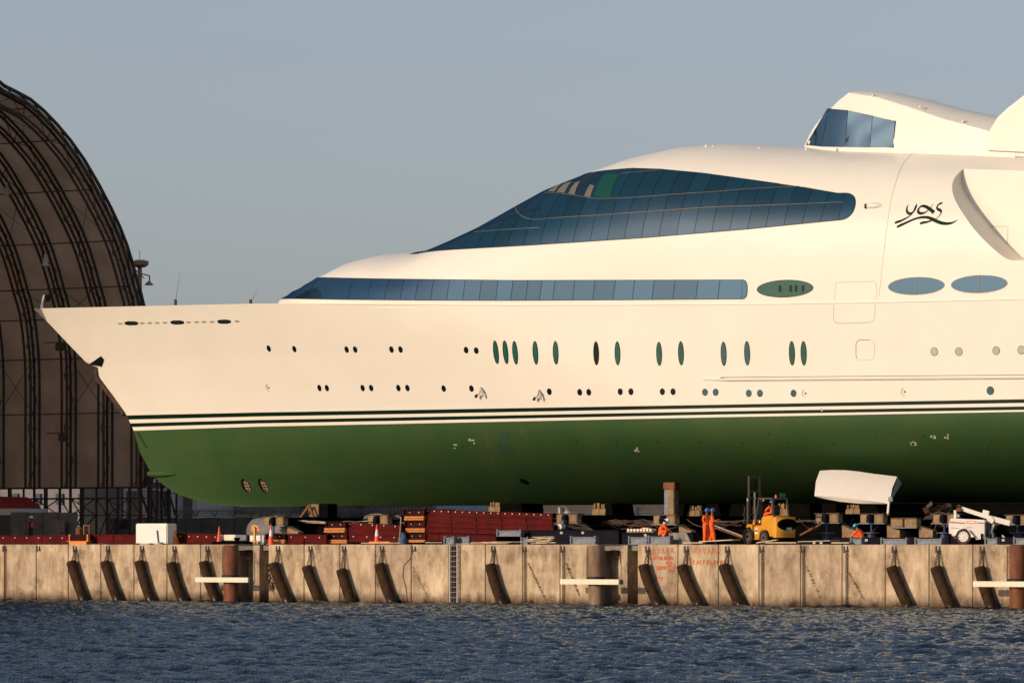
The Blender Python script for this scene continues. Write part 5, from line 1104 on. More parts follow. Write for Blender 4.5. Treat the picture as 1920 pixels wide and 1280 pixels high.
for j, (a, b, s) in enumerate(((1565,1655,1.15),(1575,1600,.5),(1672,1738,.25),(1720,1760,1.1),(1722,1752,.7),(1500,1548,.6),(1740,1785,-.35),(1290,1350,.45),(1430,1545,.2))):
    x0, x1 = GX(a, 7), GX(b, 7); MB().tube([(x0+(x1-x0)*u, 7-.05*j*.3, H+1.35-s*4*u*(1-u)*.9) for u in np.linspace(0, 1, 14)], .03, 5).build('hose', M_BRN, hb3, smooth=True)
def cradle(px, y, yt, lb, low=False):
    x = GX(px, y); z1 = zpx(px, yt, y); h = 16/V(px, y); t = thing('cradle_beam', lb, 'cradle', (x, y, H), 0, 'cross beams of the launching cradle with jacks under their ends')
    z0 = z1-h; w = .82
    for s in (-1, 1): MB().box((x+s*w/2-(.27 if not low else .36), y, z0), (x+s*w/2+(.27 if not low else .36), y+.5, z1)).build('end_block', M_TAN, t, bevel=.03)
    MB().box((x-.78, y-.02, z1+.003), (x+.78, y+.6, z1+.05)).build('cap_plate', M_BRN, t); MB().box((x-.78, y-.02, z0-.05), (x+.78, y+.6, z0-.003)).build('sole_plate', M_GALV, t)
    MB().box((x-.6, y+.52, z0), (x+.6, y+9, z1-.02)).build('cross_beam', M_BLKS, t)
    if not low:
        MB().lathe((x-.05, y-.1, z0+.02), [(.17, 0), (.17, .30), (.12, .42), (.02, .44)], 12).build('shackle_cap', M_NAVY, t, smooth=True)
        MB().lathe((x, y, H+.08), [(.34, 0), (.34, .05), (.24, .07), (.24, .5), (.4, .51), (.4, .55), (.06, .56), (.06, z0-H-.13)], 16).build('jack', M_BLUJ, t, smooth=True)
        MB().lathe((x, y, H+.58), [(.42, 0), (.42, .03)], 16).build('jack_plate', M_GALV, t)
        x2 = x+.75; MB().prism([(x2, H+.35), (x2+.75, H+.35), (x2+.75, H+.72), (x2+.45, H+.80), (x2, H+1.02)], y+.3, y+.8).build('bracket', M_TAN, t)
    else:
        x2 = x+.75; MB().prism([(x2, H+.3), (x2+.8, H+.3), (x2+.8, H+.72), (x2+.5, H+.78), (x2, H+.95)], y+.3, y+.8).build('bracket', M_TAN, t)
for px, y, yt, lb in ((513,7.5,969,'cradle beam end left of the black gap, above the cone at the recess'),(1062,6.5,964,'cradle beam end with pale blue plates just right of the tall red stack'),(1245,6.2,966,'cradle beam end above the crouching welder in white headscarf'),(1550,5.8,963,'cradle beam end left of the turquoise helmeted worker'),(1634,5.8,964,'cradle beam end right of the turquoise helmeted worker, below the fin'),(1771,5.8,964,'cradle beam end left of the white lighting trailer'),(1908,5.8,966,'cradle beam end at the right edge behind the trailer drawbar'),(708,8.5,966,'cradle beam end behind the coil of pale cables')): cradle(px, y, yt, lb)
cradle(1694, 6.0, 972, 'lower cradle beam end without a jack, right of the fin strap', True)
def keelblock(px, ytop, yb, y, wpx, lb, rough=False):
    x = GX(px, y); z1, z0 = zpx(px, ytop, y), zpx(px, yb, y); w = wpx/2/(V(px, y)*.82); t = thing('keel_block', lb, 'keel block', (x, y, H), 0, 'keel blocks under the hull'); zm = z0+(z1-z0)*.55
    for s in (-1, 1): MB().prism([(x+s*.015, z0), (x+s*w*1.15, z0), (x+s*w, zm), (x+s*.015, zm)], y, y+1.2).build('concrete_base', M_TAN, t)
    random.seed(int(px)); n = 5
    for k in range(n): a = x-w*.85+2*w*.85*k/n; MB().box((a+.01, y+random.uniform(-.05, .1), zm+.005), (a+2*w*.85/n-.02, y+1.1, z1+random.uniform(-.06, .03))).build('timber', M_TAND, t, bevel=.02)
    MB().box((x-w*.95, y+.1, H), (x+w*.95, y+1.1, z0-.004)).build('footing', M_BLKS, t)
for q in ((928,941,960,16,22,'keel block rising behind the middle of the tall red stack'),(1123,943,966,16,24,'keel block in the bright gap left of the tall tan prop'),(1303,948,968,16,26,'keel block between the prop and the two standing workers'),(1465,944,966,16,24,'keel block seen behind the forklift'),(1600,946,963,16,26,'keel block under the right part of the fin'),(1847,947,962,16,24,'keel block behind the folded mast of the trailer'),(1700,950,966,16,26,'dim keel block right of the fin strap')): keelblock(*q)
# black frames added between the keel blocks, standing in for shade up to the hull
for a, b, c, d, lb in ((938,977,936,979,'black shade frame filling the gap right of the first keel block'),(1136,1146,1134,1150,'narrow black shade frame right of the second keel block'),(1264,1284,1264,1280,'black shade frame beside the tall tan prop'),(1318,1346,1318,1352,'black shade frame behind the two standing workers'),(1371,1450,1366,1452,'wide black shade frame behind the forklift mast'),(1480,1519,1478,1519,'black shade frame right of the forklift'),(1541,1567,1541,1567,'black shade frame under the left end of the fin'),(1612,1990,1612,1990,'long black shade frame under the hull at the right')):
    y = 15.6; t = thing('shade_frame', lb, 'cradle', (GX(a, y), y, H), 0, 'black frames added as shade under the hull'); zt2 = zpx(a, 944, y); zl2 = zpx(a, 968, y)
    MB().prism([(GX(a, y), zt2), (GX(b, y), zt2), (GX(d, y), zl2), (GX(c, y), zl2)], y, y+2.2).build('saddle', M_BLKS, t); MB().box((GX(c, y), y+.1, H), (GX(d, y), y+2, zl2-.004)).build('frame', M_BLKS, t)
# triangular trestle and its block
y = 14; t = thing('trestle_block', 'tan block with a leaning rusty triangular trestle under the forefoot', 'trestle', (GX(590, y), y, H)); x0, x1 = GX(578, y), GX(597, y); MB().box((x0, y, zpx(590, 968, y)), (x1, y+1, zpx(590, 945, y))).build('block', M_TAN, t, bevel=.03); MB().box((x1+.005, y+.1, zpx(590, 968, y)), (x1+.6, y+1, zpx(590, 944, y))).build('block_shade_side', M_BLKS, t)  # black box beside the block paints its shaded side
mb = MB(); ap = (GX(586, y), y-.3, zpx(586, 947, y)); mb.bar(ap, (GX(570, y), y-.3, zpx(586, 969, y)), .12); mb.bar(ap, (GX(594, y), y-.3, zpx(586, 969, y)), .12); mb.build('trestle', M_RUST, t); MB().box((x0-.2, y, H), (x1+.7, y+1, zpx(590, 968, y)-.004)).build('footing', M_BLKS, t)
y = 13.5; x0, x1 = GX(1248, y), GX(1264, y); t = thing('bilge_prop', 'tall tan concrete prop with a rusty cap holding the hull side', 'prop', (x0, y, H)); MB().box((x0+.13, y, H), (x1-.02, y+.5, zpx(1256, 917, y))).build('column', M_TAN, t, bevel=.03); MB().box((x0-.12, y+.05, H), (x0+.125, y+.5, zpx(1256, 917, y))).build('side_plate', M_GALV, t); MB().box((x0-.15, y-.05, zpx(1256, 917, y)+.004), (x1+.05, y+.6, zpx(1256, 904, y))).build('cap', M_RUST, t, bevel=.04)
# low rails, track sections
def track(px0, px1, yt, y, lb, yb=1018.4):
    x0, x1 = GX(px0, y), GX(px1, y); z1 = zpx(px0, yt, y); z0 = zpx(px0, yb, y) if yb < 1017 else H+.004; t = thing('track_section', lb, 'track section', (x0, y, z0), 0, 'blue grey track sections at the quay edge'); w = .09
    MB().box((x0+w, y+.06, z0+.02), (x1-w, y+.10, z1-.02)).build('web', M_GALV, t); MB().box((x0+w, y+.0, z0), (x1-w, y+.2, z0+.05)).box((x0+w, y+.0, z1-.05), (x1-w, y+.2, z1)).build('flange', M_GALV, t)
    for x in (x0, x1-w): MB().box((x, y-.03, z0-.002), (x+w, y+.3, z1+.06)).build('end_plate', M_GALV, t, bevel=.01)
    mb = MB()
    for x in (x0+.045, x1-.045):
        for z in (z0+.1, z1-.05): mb.cyl((x, y-.05, z), (x, y-.029, z), .02, n=6)
    mb.build('bolts', M_BLKS, t)
for q in ((931,977,994,2.4,'grey track section propped high at the right foot of the tall red stack',1005),(832,852,1007,1.6,'short grey track piece left of the ladder top'),(976,990,1008,1.5,'short grey track piece beside the plank pile'),(835,880,1006,2.0,'grey channel lying above the ladder head'),(1069,1117,1006,1.2,'grey track section left of the middle pile'),(1178,1214,1006.5,1.2,'grey track section above the second recess'),(1215,1257,1005.5,.9,'grey track section directly below the crouching welder'),(1594,1616,1009,1.2,'short grey track section in front of the turquoise helmet'),(1651,1701,1009.5,1.2,'grey track section between the fin strap and the low cradle end'),(1715,1766,1009.5,1.2,'grey track section left of the trailer wheel'),(1846,1870,1009,1.4,'grey track section under the trailer drawbar'),(1900,1935,1008.5,1.2,'grey track section at the right edge')): track(*q)
def rail(px0, px1, yt, y, lb):
    x0, x1 = GX(px0, y), GX(px1, y); z1 = zpx(px0, yt, y); t = thing('skid_beam', lb, 'beam', (x0, y, H), 0, 'dark navy skid beams'); MB().box((x0, y, H+.004), (x1, y+.3, z1-.03)).build('web', M_NAVY, t); MB().box((x0-.02, y-.06, z1-.029), (x1+.02, y+.36, z1)).build('flange', M_NAVY, t)
    for k in (.4, .62): MB().box((x0+(x1-x0)*k, y-.008, z1-.2), (x0+(x1-x0)*k+.16, y, z1-.08)).build('marking', M_GREY, t)
rail(978, 1160, 993.5, 3.0, 'long navy skid beam with small pale marks right of the red stack'); rail(1147, 1300, 998, 3.2, 'navy skid beam carrying a row of pale rollers'); rail(1560, 1660, 1007, 2.4, 'low navy skid beam below the turquoise helmeted worker'); rail(1700, 1990, 1007, 3.0, 'low navy skid beam behind the lighting trailer'); rail(1500, 1560, 1012, 3.0, 'low navy skid beam right of the forklift')
y = 3.1; x0 = GX(1174, y); t = thing('roller_crate', 'flat crate of pale rollers on the navy skid beam', 'crate', (x0, y, zpx(1180, 998, y))); mb = MB(); z = zpx(1180, 998, y); MB().box((x0, y, z+.003), (x0+1.7, y+.5, z+.05)).build('tray', M_TAND, t)
for k in range(8): MB().cyl((x0+.12+k*.2, y, z+.13), (x0+.12+k*.2, y+.5, z+.13), .075, n=10).build('roller', M_CREAM, t, smooth=True)
MB().box((x0+.9, y+.1, z+.206), (x0+1.35, y+.4, z+.26)).build('board', M_WOOD, t)
# planks and boards
random.seed(41)
t = thing('plank_pile', 'loose pile of pale planks and boards at the quay edge, left of the middle pile', 'plank pile', (GX(1020, 1.0), 1.0, H)); 
for k in range(11):
    a = random.uniform(985, 1015); b = a+random.uniform(22, 42); y = .7+random.uniform(0, .7); z = H+.03+.034*k; x0, x1 = GX(a, y), GX(b, y); s = random.uniform(-.1, .08); MB().bar((x0, y, z+.02), (x1, y+random.uniform(-.2, .5), z+s*.6+.02), .16, .03).build('plank', M_WOOD, t)
t = thing('plank_pile', 'low scatter of thin pale strips right of the ladder', 'plank pile', (GX(900, 1.0), .6, H))
for k in range(9): a = random.uniform(850, 930); y = .3+random.uniform(0, .8); MB().bar((GX(a, y), y, H+.03+.02*k*.7), (GX(a+random.uniform(15, 60), y), y+random.uniform(-.1, .3), H+.03+.02*k*.7), .12, .02).build('strip', M_WOOD if k % 3 else M_GALV, t)
def board(a, b, za, zb_, y, lb, w=.9, th=.05, m=None): t = MB().bar((GX(a, y), y, zpx(a, za, y)), (GX(b, y), y+.15, zpx(b, zb_, y)), w, th).build('plywood_board', m or M_WOOD); tag(t, lb, 'board', 'boards laid on the quay')
board(1318, 1378, 1015, 1011.5, 1.2, 'tilted pale board under the feet of the two standing workers'); board(1284, 1318, 1017, 1017, .6, 'thin pale board left of the standing workers feet', .5); board(1420, 1455, 1017, 1011.5, .8, 'curled tan strip rising beside the forklift front wheel', .3, .04); board(1440, 1494, 1016.8, 1016.8, .5, 'straight pale board below the forklift', .6); board(1505, 1562, 1015, 1013, 1.2, 'wide pale sheet right of the forklift', 1.1, .03); board(1562, 1592, 1017, 1017, .8, 'narrow pale board right of the wide sheet', .5); board(680, 750, 1017.5, 1017.3, .5, 'thin long strip at the edge by the right striped cone', .3, .03); board(800, 828, 1016.5, 1016.5, .5, 'short thin strip at the foot of the tall red stack', .3, .03)
y = 1.6; t = MB().prism([(GX(1258, y), H+.005), (GX(1297, y), H+.005), (GX(1287, y), zpx(1287, 998, y)), (GX(1253, y), zpx(1253, 998, y))], y, y+.06).build('steel_plate', mat('stained_grey_plate', (.16, .14, .12), .6, .1, var=.5, scale=3)); tag(t, 'stained grey steel plate leaning upright beside the crouching welder', 'steel plate')
t = thing('scaffold_poles', 'two pale poles slanting down behind the standing workers to the forklift wheel', 'poles', (GX(1370, 5), 5, H)); 
for j in (0, 1): MB().cyl((GX(1340, 5), 5, zpx(1340, 985+j*4, 5)), (GX(1398, 5), 5, zpx(1398, 1007+j*3, 5)), .04, n=6).build('pole', M_CAB if not j else M_RUST, t)
for a, b, c, d, lb in ((1500,1003,1545,979,'rusty brace slanting up to the cradle left of the small cone'),(1860,985,1892,976,'thin rusty brace behind the trailer drawbar')): tag(MB().bar((GX(a, 6.5), 6.5, zpx(a, b, 6.5)), (GX(c, 6.5), 6.5, zpx(c, d, 6.5)), .1).build('steel_brace', M_RUST), lb, 'brace')
t = thing('scrap_heap', 'heap of crumpled brown sheeting on the girder left of the trailer', 'scrap heap', (GX(1765, 8.5), 8.5, H+1.2)); mb = MB(); random.seed(8)
for k in range(70): c = Vector((GX(random.uniform(1742, 1790), 8.5), 8.5+random.uniform(-.6, .6), H+1.28+random.random()**1.5*.75)); d1 = Vector((random.uniform(-1, 1), random.uniform(-1, 1), random.uniform(-.5, .5))).normalized()*random.uniform(.12, .35); d2 = d1.orthogonal()*.7; mb.add([c-d1, c+d2, c+d1, c-d2+Vector((0, 0, .05))], [(0, 1, 2), (0, 2, 3)])
mb.build('sheeting', M_BRN, t); MB().box((GX(1742, 8.5), 8.2, H+.9), (GX(1790, 8.5), 9.2, H+1.27)).build('pallet', M_BRN, t)
# valve set beside the cradle, blue drum by the big stack
t = thing('pump_unit', 'small pump unit with pale wheels and valves at the end of the tall red stack', 'pump', (GX(1046, 4.5), 4.5, H)); mb = MB(); MB().box((GX(1037, 4.5), 4.5, H+.65), (GX(1058, 4.5), 5.2, H+.72)).build('bed', M_GALV, t)
for a, z, r in ((1042, 1.0, .2), (1050, .95, .15), (1055, 1.2, .1)): MB().cyl((GX(a, 4.5), 4.45, H+z), (GX(a, 4.5), 4.8, H+z), r, n=14).build('drum', M_CREAM if r > .12 else M_BLUJ, t, smooth=True)
MB().box((GX(1040, 4.7), 4.7, H), (GX(1056, 4.7), 5.1, H+.645)).build('stand', M_BLKS, t)
t = thing('blue_sack', 'crumpled blue sack against the left foot of the tall red stack', 'sack', (GX(753, 1.6), 1.6, H)); MB().lathe((GX(753, 1.6), 1.7, H), [(.2, 0), (.26, .15), (.22, .35), (.16, .5), (.1, .62), (.02, .66)], 10).build('sack', mat('blue_sacking', (.05, .10, .2), .8, var=.4, scale=6, bump=.6), t, smooth=True); MB().tube([(GX(748, 1.5), 1.5, H+.1), (GX(750, 1.5), 1.5, H+.6), (GX(752, 1.5), 1.5, H+1.5)], .03, 6).build('pole', M_CAB, t)
tag(MB().box((GX(691, .8), .8, H+.01), (GX(730, .8), 1.1, H+.16)).build('low_barrier', M_ORS, bevel=.03), 'low orange bar lying behind the right striped cone', 'barrier')
# stabiliser fin, a part of the yacht
root = [(1537,882),(1560,880.5),(1585,881),(1610,883.5),(1640,888),(1682,893)]
tip = [(1527,930),(1545,934.5),(1575,940),(1610,943.5),(1640,944),(1667,944.5)]; tip_u = [(1527,929),(1545,930),(1575,932),(1610,936),(1640,940),(1668,944)]
ya, yb2 = 12.3, 10.9
A = [P(a, b, ya) for a, b in root]; Bm = [P(a, b, yb2) for a, b in tip_u]; Bl = [P(a, b, yb2+.10) for a, b in tip]; A2_ = [a+np.array([0, .5, -.35]) for a in A]
mb = MB(); mb.grid([A, [(a+b)/2+np.array([0, -.12, .10]) for a, b in zip(A, Bm)], Bm]); mb.grid([Bm, Bl]); mb.grid([Bl, A2_]); mb.grid([A2_, A]); mb.grid([[A[0], A2_[0]], [Bm[0], Bl[0]]]); mb.grid([[A[-1], A2_[-1]], [Bm[-1], Bl[-1]]])
fin = mb.build('stabiliser_fin', mat('fin_cream', (.70, .65, .57), .5, var=.02), yacht, smooth=True, angle=.5)
p = P(1667, 940, yb2-.1); q = P(1664, 975, yb2-.1); MB().bar(p, q, .11).build('fin_strap', M_CREAM, fin); MB().box((p[0]-.05, p[1], p[2]), (p[0]+.2, p[1]+.1, p[2]+.25)).build('clamp', M_GALV, fin)
# ---------- people ----------
M_SKIN = mat('brown_skin', (0.17, 0.085, 0.05), .6, var=.1); M_SUIT = mat('orange_coverall', (0.80, 0.115, 0.012), .85, var=.18, scale=7, bump=.5, bscale=10); M_SUITD = mat('navy_workwear', (.012, .014, .03), .85)
M_BOOT = mat('work_boot', (.03, .02, .015), .7); M_HBLUE = mat('blue_helmet', (.02, .09, .33), .3); M_HCY = mat('turquoise_helmet', (.03, .33, .50), .3); M_HWH = mat('white_helmet', (.78, .77, .74), .35); M_VEST = mat('orange_red_vest', (1.0, .10, .03), .7, var=.1); M_SCARF = mat('white_cloth', (.75, .72, .66), .8)
def skin_mesh(name, verts, edges, radii, m, parent, root=0, sub=1):
    me = bpy.data.meshes.new(name); me.from_pydata([tuple(v) for v in verts], edges, []); o = bpy.data.objects.new(name, me); COL.objects.link(o)
    md = o.modifiers.new('s', 'SKIN'); md.branch_smoothing = 0.4; me.skin_vertices[0] if me.skin_vertices else None
    for i, r in enumerate(radii): me.skin_vertices[0].data[i].radius = (r, r) if not isinstance(r, tuple) else r
    me.skin_vertices[0].data[root].use_root = True
    sd = o.modifiers.new('u', 'SUBSURF'); sd.levels = sub; sd.render_levels = sub
    bpy.context.view_layer.update(); m2 = bpy.data.meshes.new_from_object(o.evaluated_get(bpy.context.evaluated_depsgraph_get())); bpy.data.objects.remove(o, do_unlink=True)
    m2.name = name; m2.materials.clear(); m2.materials.append(m); m2.polygons.foreach_set('use_smooth', [True]*len(m2.polygons)); n = bpy.data.objects.new(name, m2); COL.objects.link(n); n.parent = parent; return n
def person(label, loc, rz, J, helmet=None, suit=None, vest=False, scarf=False, group='shipyard workers'):
    """J: joints in metres, facing +x, left +y: pelvis, chest, neck, head, and for l/r: sh el wr hip kn an"""
    t = thing('person', label, 'person', loc, rz, group); J = {k: Vector(v) for k, v in J.items()}; V_, E, Rr = [], [], []; idx = {}
    def add(k, p, r): idx[k] = len(V_); V_.append(p); Rr.append(r); return idx[k]
    add('pelvis', J['pelvis'], (.125, .15)); add('belly', J['pelvis'].lerp(J['chest'], .5), (.115, .14)); add('chest', J['chest'], (.125, .165)); add('neck', J['neck'], .055); hd = (J['head']-J['neck']).normalized()
    add('jaw', J['neck']+hd*.07, .06); add('head', J['head'], .085); add('crown', J['head']+hd*.075, .07)
    E += [(0, 1), (1, 2), (2, 3), (3, 4), (4, 5), (5, 6)]
    for s in 'lr':
        for k, r, pr in (('sh', .06, 'chest'), ('el', .042, 'sh'), ('wr', .027, 'el'), ('hip', .095, 'pelvis'), ('kn', .06, 'hip'), ('an', .04, 'kn')):
            add(s+k, J[s+k], r); E.append((idx[pr if pr in idx and pr in ('chest', 'pelvis') else s+pr], idx[s+k]))
        add(s+'toe', J[s+'an']+J.get(s+'foot', Vector((.17, 0, -.05))), .035); E.append((idx[s+'an'], idx[s+'toe']))
        f = (J[s+'wr']-J[s+'el']).normalized(); side = f.cross(Vector((0, 0, 1))); side = side.normalized() if side.length > .1 else Vector((0, 1, 0)); up = side.cross(f)
        pk = add(s+'palm', J[s+'wr']+f*.05, .026); E.append((idx[s+'wr'], pk))
        for q, ln in zip((-1.5, -.5, .5, 1.5), (.062, .075, .072, .055)):
            a = add(s+'f%s' % q, J[s+'wr']+f*.09+side*(q*.019), .009); b_ = add(s+'g%s' % q, J[s+'wr']+f*(.09+ln*.6)+side*(q*.021)-up*.012, .008); c = add(s+'h%s' % q, J[s+'wr']+f*(.09+ln*.85)+side*(q*.02)-up*.035, .007); E += [(pk, a), (a, b_), (b_, c)]
        a = add(s+'t1', J[s+'wr']+f*.045+side*(-.04)-up*.005, .010); b_ = add(s+'t2', J[s+'wr']+f*.085+side*(-.052)-up*.02, .008); E += [(pk, a), (a, b_)]
    body = skin_mesh('body', V_, E, Rr, M_SKIN, t)
    # face: eyes, nose, mouth, ears on the head, looking along 'look'
    look = J.get('look', Vector((1, 0, 0))).normalized(); hs_ = look.cross(hd).normalized(); c = J['head']
    MB().cyl(c+look*.075, c+look*.115-hd*.02, .016, .008, 6).build('nose', M_SKIN, body, world=False)
    for s in (-1, 1): MB().cyl(c+look*.078+hs_*(s*.032)+hd*.018, c+look*.088+hs_*(s*.032)+hd*.018, .009, n=6).build('eye', M_BLK, body, world=False); MB().cyl(c+hs_*(s*.082)-hd*.005, c+hs_*(s*.10)-hd*.005, .026, .018, 6).build('ear', M_SKIN, body, world=False)
    MB().bar(c+look*.084+hs_*(-.022)-hd*.045, c+look*.084+hs_*.022-hd*.045, .006).build('mouth', M_RED, body, world=False)
    MB().lathe((0, 0, 0), [(.088, -.03), (.093, .02), (.075, .07), (.02, .098)], 12).build('hair', M_BLK, t, world=False, smooth=True).matrix_local = Matrix.Translation(c-look*.008)@hd.to_track_quat('Z', 'X').to_matrix().to_4x4()
    # coverall
    keep = ['pelvis', 'belly', 'chest', 'lsh', 'lel', 'lwr', 'rsh', 'rel', 'rwr', 'lhip', 'lkn', 'lan', 'rhip', 'rkn', 'ran']; rad = [(.155, .185), (.145, .175), (.15, .19), .088, .066, .05, .088, .066, .05, .13, .10, .082, .13, .10, .082]
    pts = [Vector(V_[idx[k]]) for k in keep]; pts.append(J['chest'].lerp(J['neck'], .62)); rad.append(.085); ki = {k: i for i, k in enumerate(keep)}
    ed = [(0, 1), (1, 2), (2, 15)]+[(ki['chest'], ki[s+'sh']) for s in 'lr']+[(ki['pelvis'], ki[s+'hip']) for s in 'lr']
    for s in 'lr': ed += [(ki[s+'sh'], ki[s+'el']), (ki[s+'el'], ki[s+'wr']), (ki[s+'hip'], ki[s+'kn']), (ki[s+'kn'], ki[s+'an'])]
    skin_mesh('coverall', pts, ed, rad, suit or M_SUIT, t)
    if vest: skin_mesh('hi_vis_vest', [J['pelvis']+Vector((0, 0, .02)), J['pelvis'].lerp(J['chest'], .5), J['chest'], J['chest'].lerp(J['neck'], .55)], [(0, 1), (1, 2), (2, 3)], [(.175, .205), (.165, .20), (.175, .225), .10], M_VEST, t)
    for s in 'lr':
        an = J[s+'an']; ft = J.get(s+'foot', Vector((.17, 0, -.05))); skin_mesh('boot', [an+Vector((0, 0, .05)), an-Vector((0, 0, .03)), an+ft], [(0, 1), (1, 2)], [.055, .062, .052], M_BOOT, t)
    if helmet:
        b = MB().lathe((0, 0, 0), [(.150, .012), (.128, .02), (.125, .07), (.105, .125), (.06, .158), (.012, .166)], 20); hm = b.build('helmet', helmet, t, world=False, smooth=True); hm.matrix_local = Matrix.Translation(c+hd*.005)@hd.to_track_quat('Z', 'X').to_matrix().to_4x4()
        MB().prism([(.10, 0.0), (.20, -.012), (.20, .0), (.10, .03)], -.07, .07).build('helmet_peak', helmet, hm, world=False)
    if scarf:
        skin_mesh('head_scarf', [c-hd*.01-look*.02, J['neck']-look*.02, J['neck']-look*.03-Vector((0, 0, .12)), c+look*.02-hs_*.1-hd*.1, c+look*.03-hs_*.12-hd*.28], [(0, 1), (1, 2), (0, 3), (3, 4)], [.108, .095, .10, .05, .035], M_SCARF, t)
    return t
def stand(lean=0, arms=None, look=(1, 0, 0)):
    J = dict(pelvis=(0, 0, .95), chest=(.02+lean, 0, 1.30), neck=(.03+lean, 0, 1.50), head=(.05+lean, 0, 1.66), look=look)
    for s, k in (('l', 1), ('r', -1)): J.update({s+'hip': (0, k*.10, .90), s+'kn': (.03, k*.11, .48), s+'an': (0, k*.12, .09), s+'sh': (.02+lean, k*.19, 1.42), s+'el': (0+lean, k*.25, 1.13), s+'wr': (.10+lean, k*.22, .88)})
    if arms: J.update(arms)
    return J
FACE = TH                                         # image-right direction in world
def at(px, y): return (GX(px, y), y, H)
person('worker in orange vest and white helmet standing behind the red girders at far left', at(57, 26), FACE-.2, stand(), M_HWH, M_SUITD, vest=True)
yw = 1.35
person('left one of the two standing workers in orange coveralls and blue helmets', (GX(1324, yw), yw, H+.06), FACE-.9, stand(.02, dict(lel=(.06, .27, 1.14), lwr=(.26, .12, 1.0), rel=(.06, -.27, 1.14), rwr=(.26, -.05, .98))), M_HBLUE)
person('right one of the two standing workers in blue helmets, forearm held out', (GX(1334, yw-.35), yw-.35, H+.05), FACE-.15, stand(.0, dict(lel=(.10, .24, 1.15), lwr=(.33, .12, 1.22), rel=(.12, -.24, 1.14), rwr=(.36, -.12, 1.18), lan=(-.10, .10, .09), lkn=(.04, .1, .5), ran=(.16, -.10, .09), rkn=(.12, -.1, .5))), M_HBLUE)
sit = dict(pelvis=(0, 0, .34), chest=(.20, 0, .66), neck=(.30, 0, .82), head=(.40, 0, .93), look=(.8, 0, -.55))
for s, k in (('l', 1), ('r', -1)): sit.update({s+'hip': (.02, k*.11, .31), s+'kn': (.42, k*.17, .46), s+'an': (.22, k*.15, .09), s+'sh': (.22, k*.19, .76), s+'el': (.40, k*.24, .55), s+'wr': (.58, k*.14, .42)})
yw = 1.9
person('crouching worker in orange coverall with white helmet and white head cloth at the steel plate', (GX(1236, yw), yw, H+.28), FACE-.15, sit, M_HWH, scarf=True)
sit2 = dict(sit); sit2.update(look=(.5, 0, -.5)); yw = 3.4
person('worker in orange coverall and turquoise helmet crouching beside the small cone below the fin', (GX(1618, yw), yw, H-.02), FACE+math.pi-.5, sit2, M_HCY)
# welding torch held by the crouching one
# ---------- forklift ----------
M_YEL = mat('forklift_yellow', (.62, .27, .012), .45, var=.08); M_TYRE = mat('dusty_tyre', (.03, .024, .018), .9, var=.4, bump=.5); M_RIM = mat('dusty_rim', (.09, .06, .035), .7); M_GRAY2 = mat('guard_grey', (.05, .042, .035), .6)
yF2 = 3.2; fk = thing('forklift', 'yellow diesel forklift with tall black mast turned away and a dark oval rear grille', 'forklift', (GX(1448, yF2), yF2, H)); hdg = TH+math.pi-math.radians(56); fk.rotation_euler = (0, 0, hdg)
def L(n, m, mb, **k): return mb.build(n, m, fk, world=False, **k)
def ellipse_prism(cx, cz, rx, rz, x0, x1, n=28, p=2.3): return [(math.copysign(abs(math.cos(t))**(2/p), math.cos(t))*rx+cx, math.copysign(abs(math.sin(t))**(2/p), math.sin(t))*rz+cz) for t in [2*math.pi*k/n for k in range(n)]]
# local: +x forward, +y left, z up. Near side in view is -y? the left side faces the water
mb = MB(); mb.prism([(-.95,.42),(-.95,1.32),(-.80,1.44),(.05,1.44),(.12,1.36),(.16,.98),(.72,.98),(.80,.90),(.80,.30),(.30,.30),(.22,.62),(.10,.74),(-.35,.74),(-.50,.60),(-.56,.40)], -.62, .62); L('body', M_YEL, mb, bevel=.04, smooth=True)
cw = MB(); pr = []
for k in range(9):
    a = math.pi*k/8-math.pi/2; pr.append((-.95-.38*math.cos(a)**.6 if k not in (0, 8) else -.95, .66*math.sin(a)))
for z0, z1, s0, s1 in ((.36, .66, .88, 1.0), (.66, 1.22, 1, 1), (1.22, 1.42, 1, .86)):
    vs = [(-.95+(x+.95)*s0, y, z0) for x, y in pr]+[(-.95+(x+.95)*s1, y, z1) for x, y in pr]; n = len(pr); cw.add(vs, [(i, i+1, n+i+1, n+i) for i in range(n-1)]+[tuple(range(n-1, -1, -1)), tuple(range(n, 2*n)), (n-1, 0, n, 2*n-1)])
L('counterweight', M_YEL, cw, smooth=True, angle=.6)
gr = MB(); e = ellipse_prism(0, 1.03, .58, .30, 0, 0); gr.add([(-1.345+.0*abs(y), y, z) for y, z in e]+[(-1.0, y, z) for y, z in e], [tuple(range(28))]+[(i, (i+1) % 28, 28+(i+1) % 28, 28+i) for i in range(28)]); L('radiator_grille', M_BLKS, gr)
for k in range(5): L('grille_slat', M_NAVY, MB().box((-1.365, -.34, .86+k*.075), (-1.346, .34, .875+k*.075)))
L('engine_hood', M_YEL, MB().prism([(-.85,1.445),(-.8,1.50),(.0,1.50),(.05,1.445)], -.40, .40), bevel=.02)
L('chassis_skirt', M_BLKS, MB().box((-1.2, -.5, .18), (-.5, .5, .44)).box((-.56, -.58, .24), (.3, .58, .40)))
L('dash_cowl', M_YEL, MB().prism([(.84,.905),(.84,1.22),(.98,1.30),(1.12,.905)], -.5, .5), bevel=.03); L('step', M_YEL, MB().prism([(.30,.305),(.80,.305),(.86,.26),(.30,.26)], -.66, .66))
for s in (-1, 1): L('front_fender', M_YEL, MB().prism([(.82,.35),(.82,.98),(.95,1.06),(1.25,1.04),(1.42,.90),(1.30,.88),(1.05,.92),(.92,.80),(.92,.35)], s*.62-.06, s*.62+.06), bevel=.02)
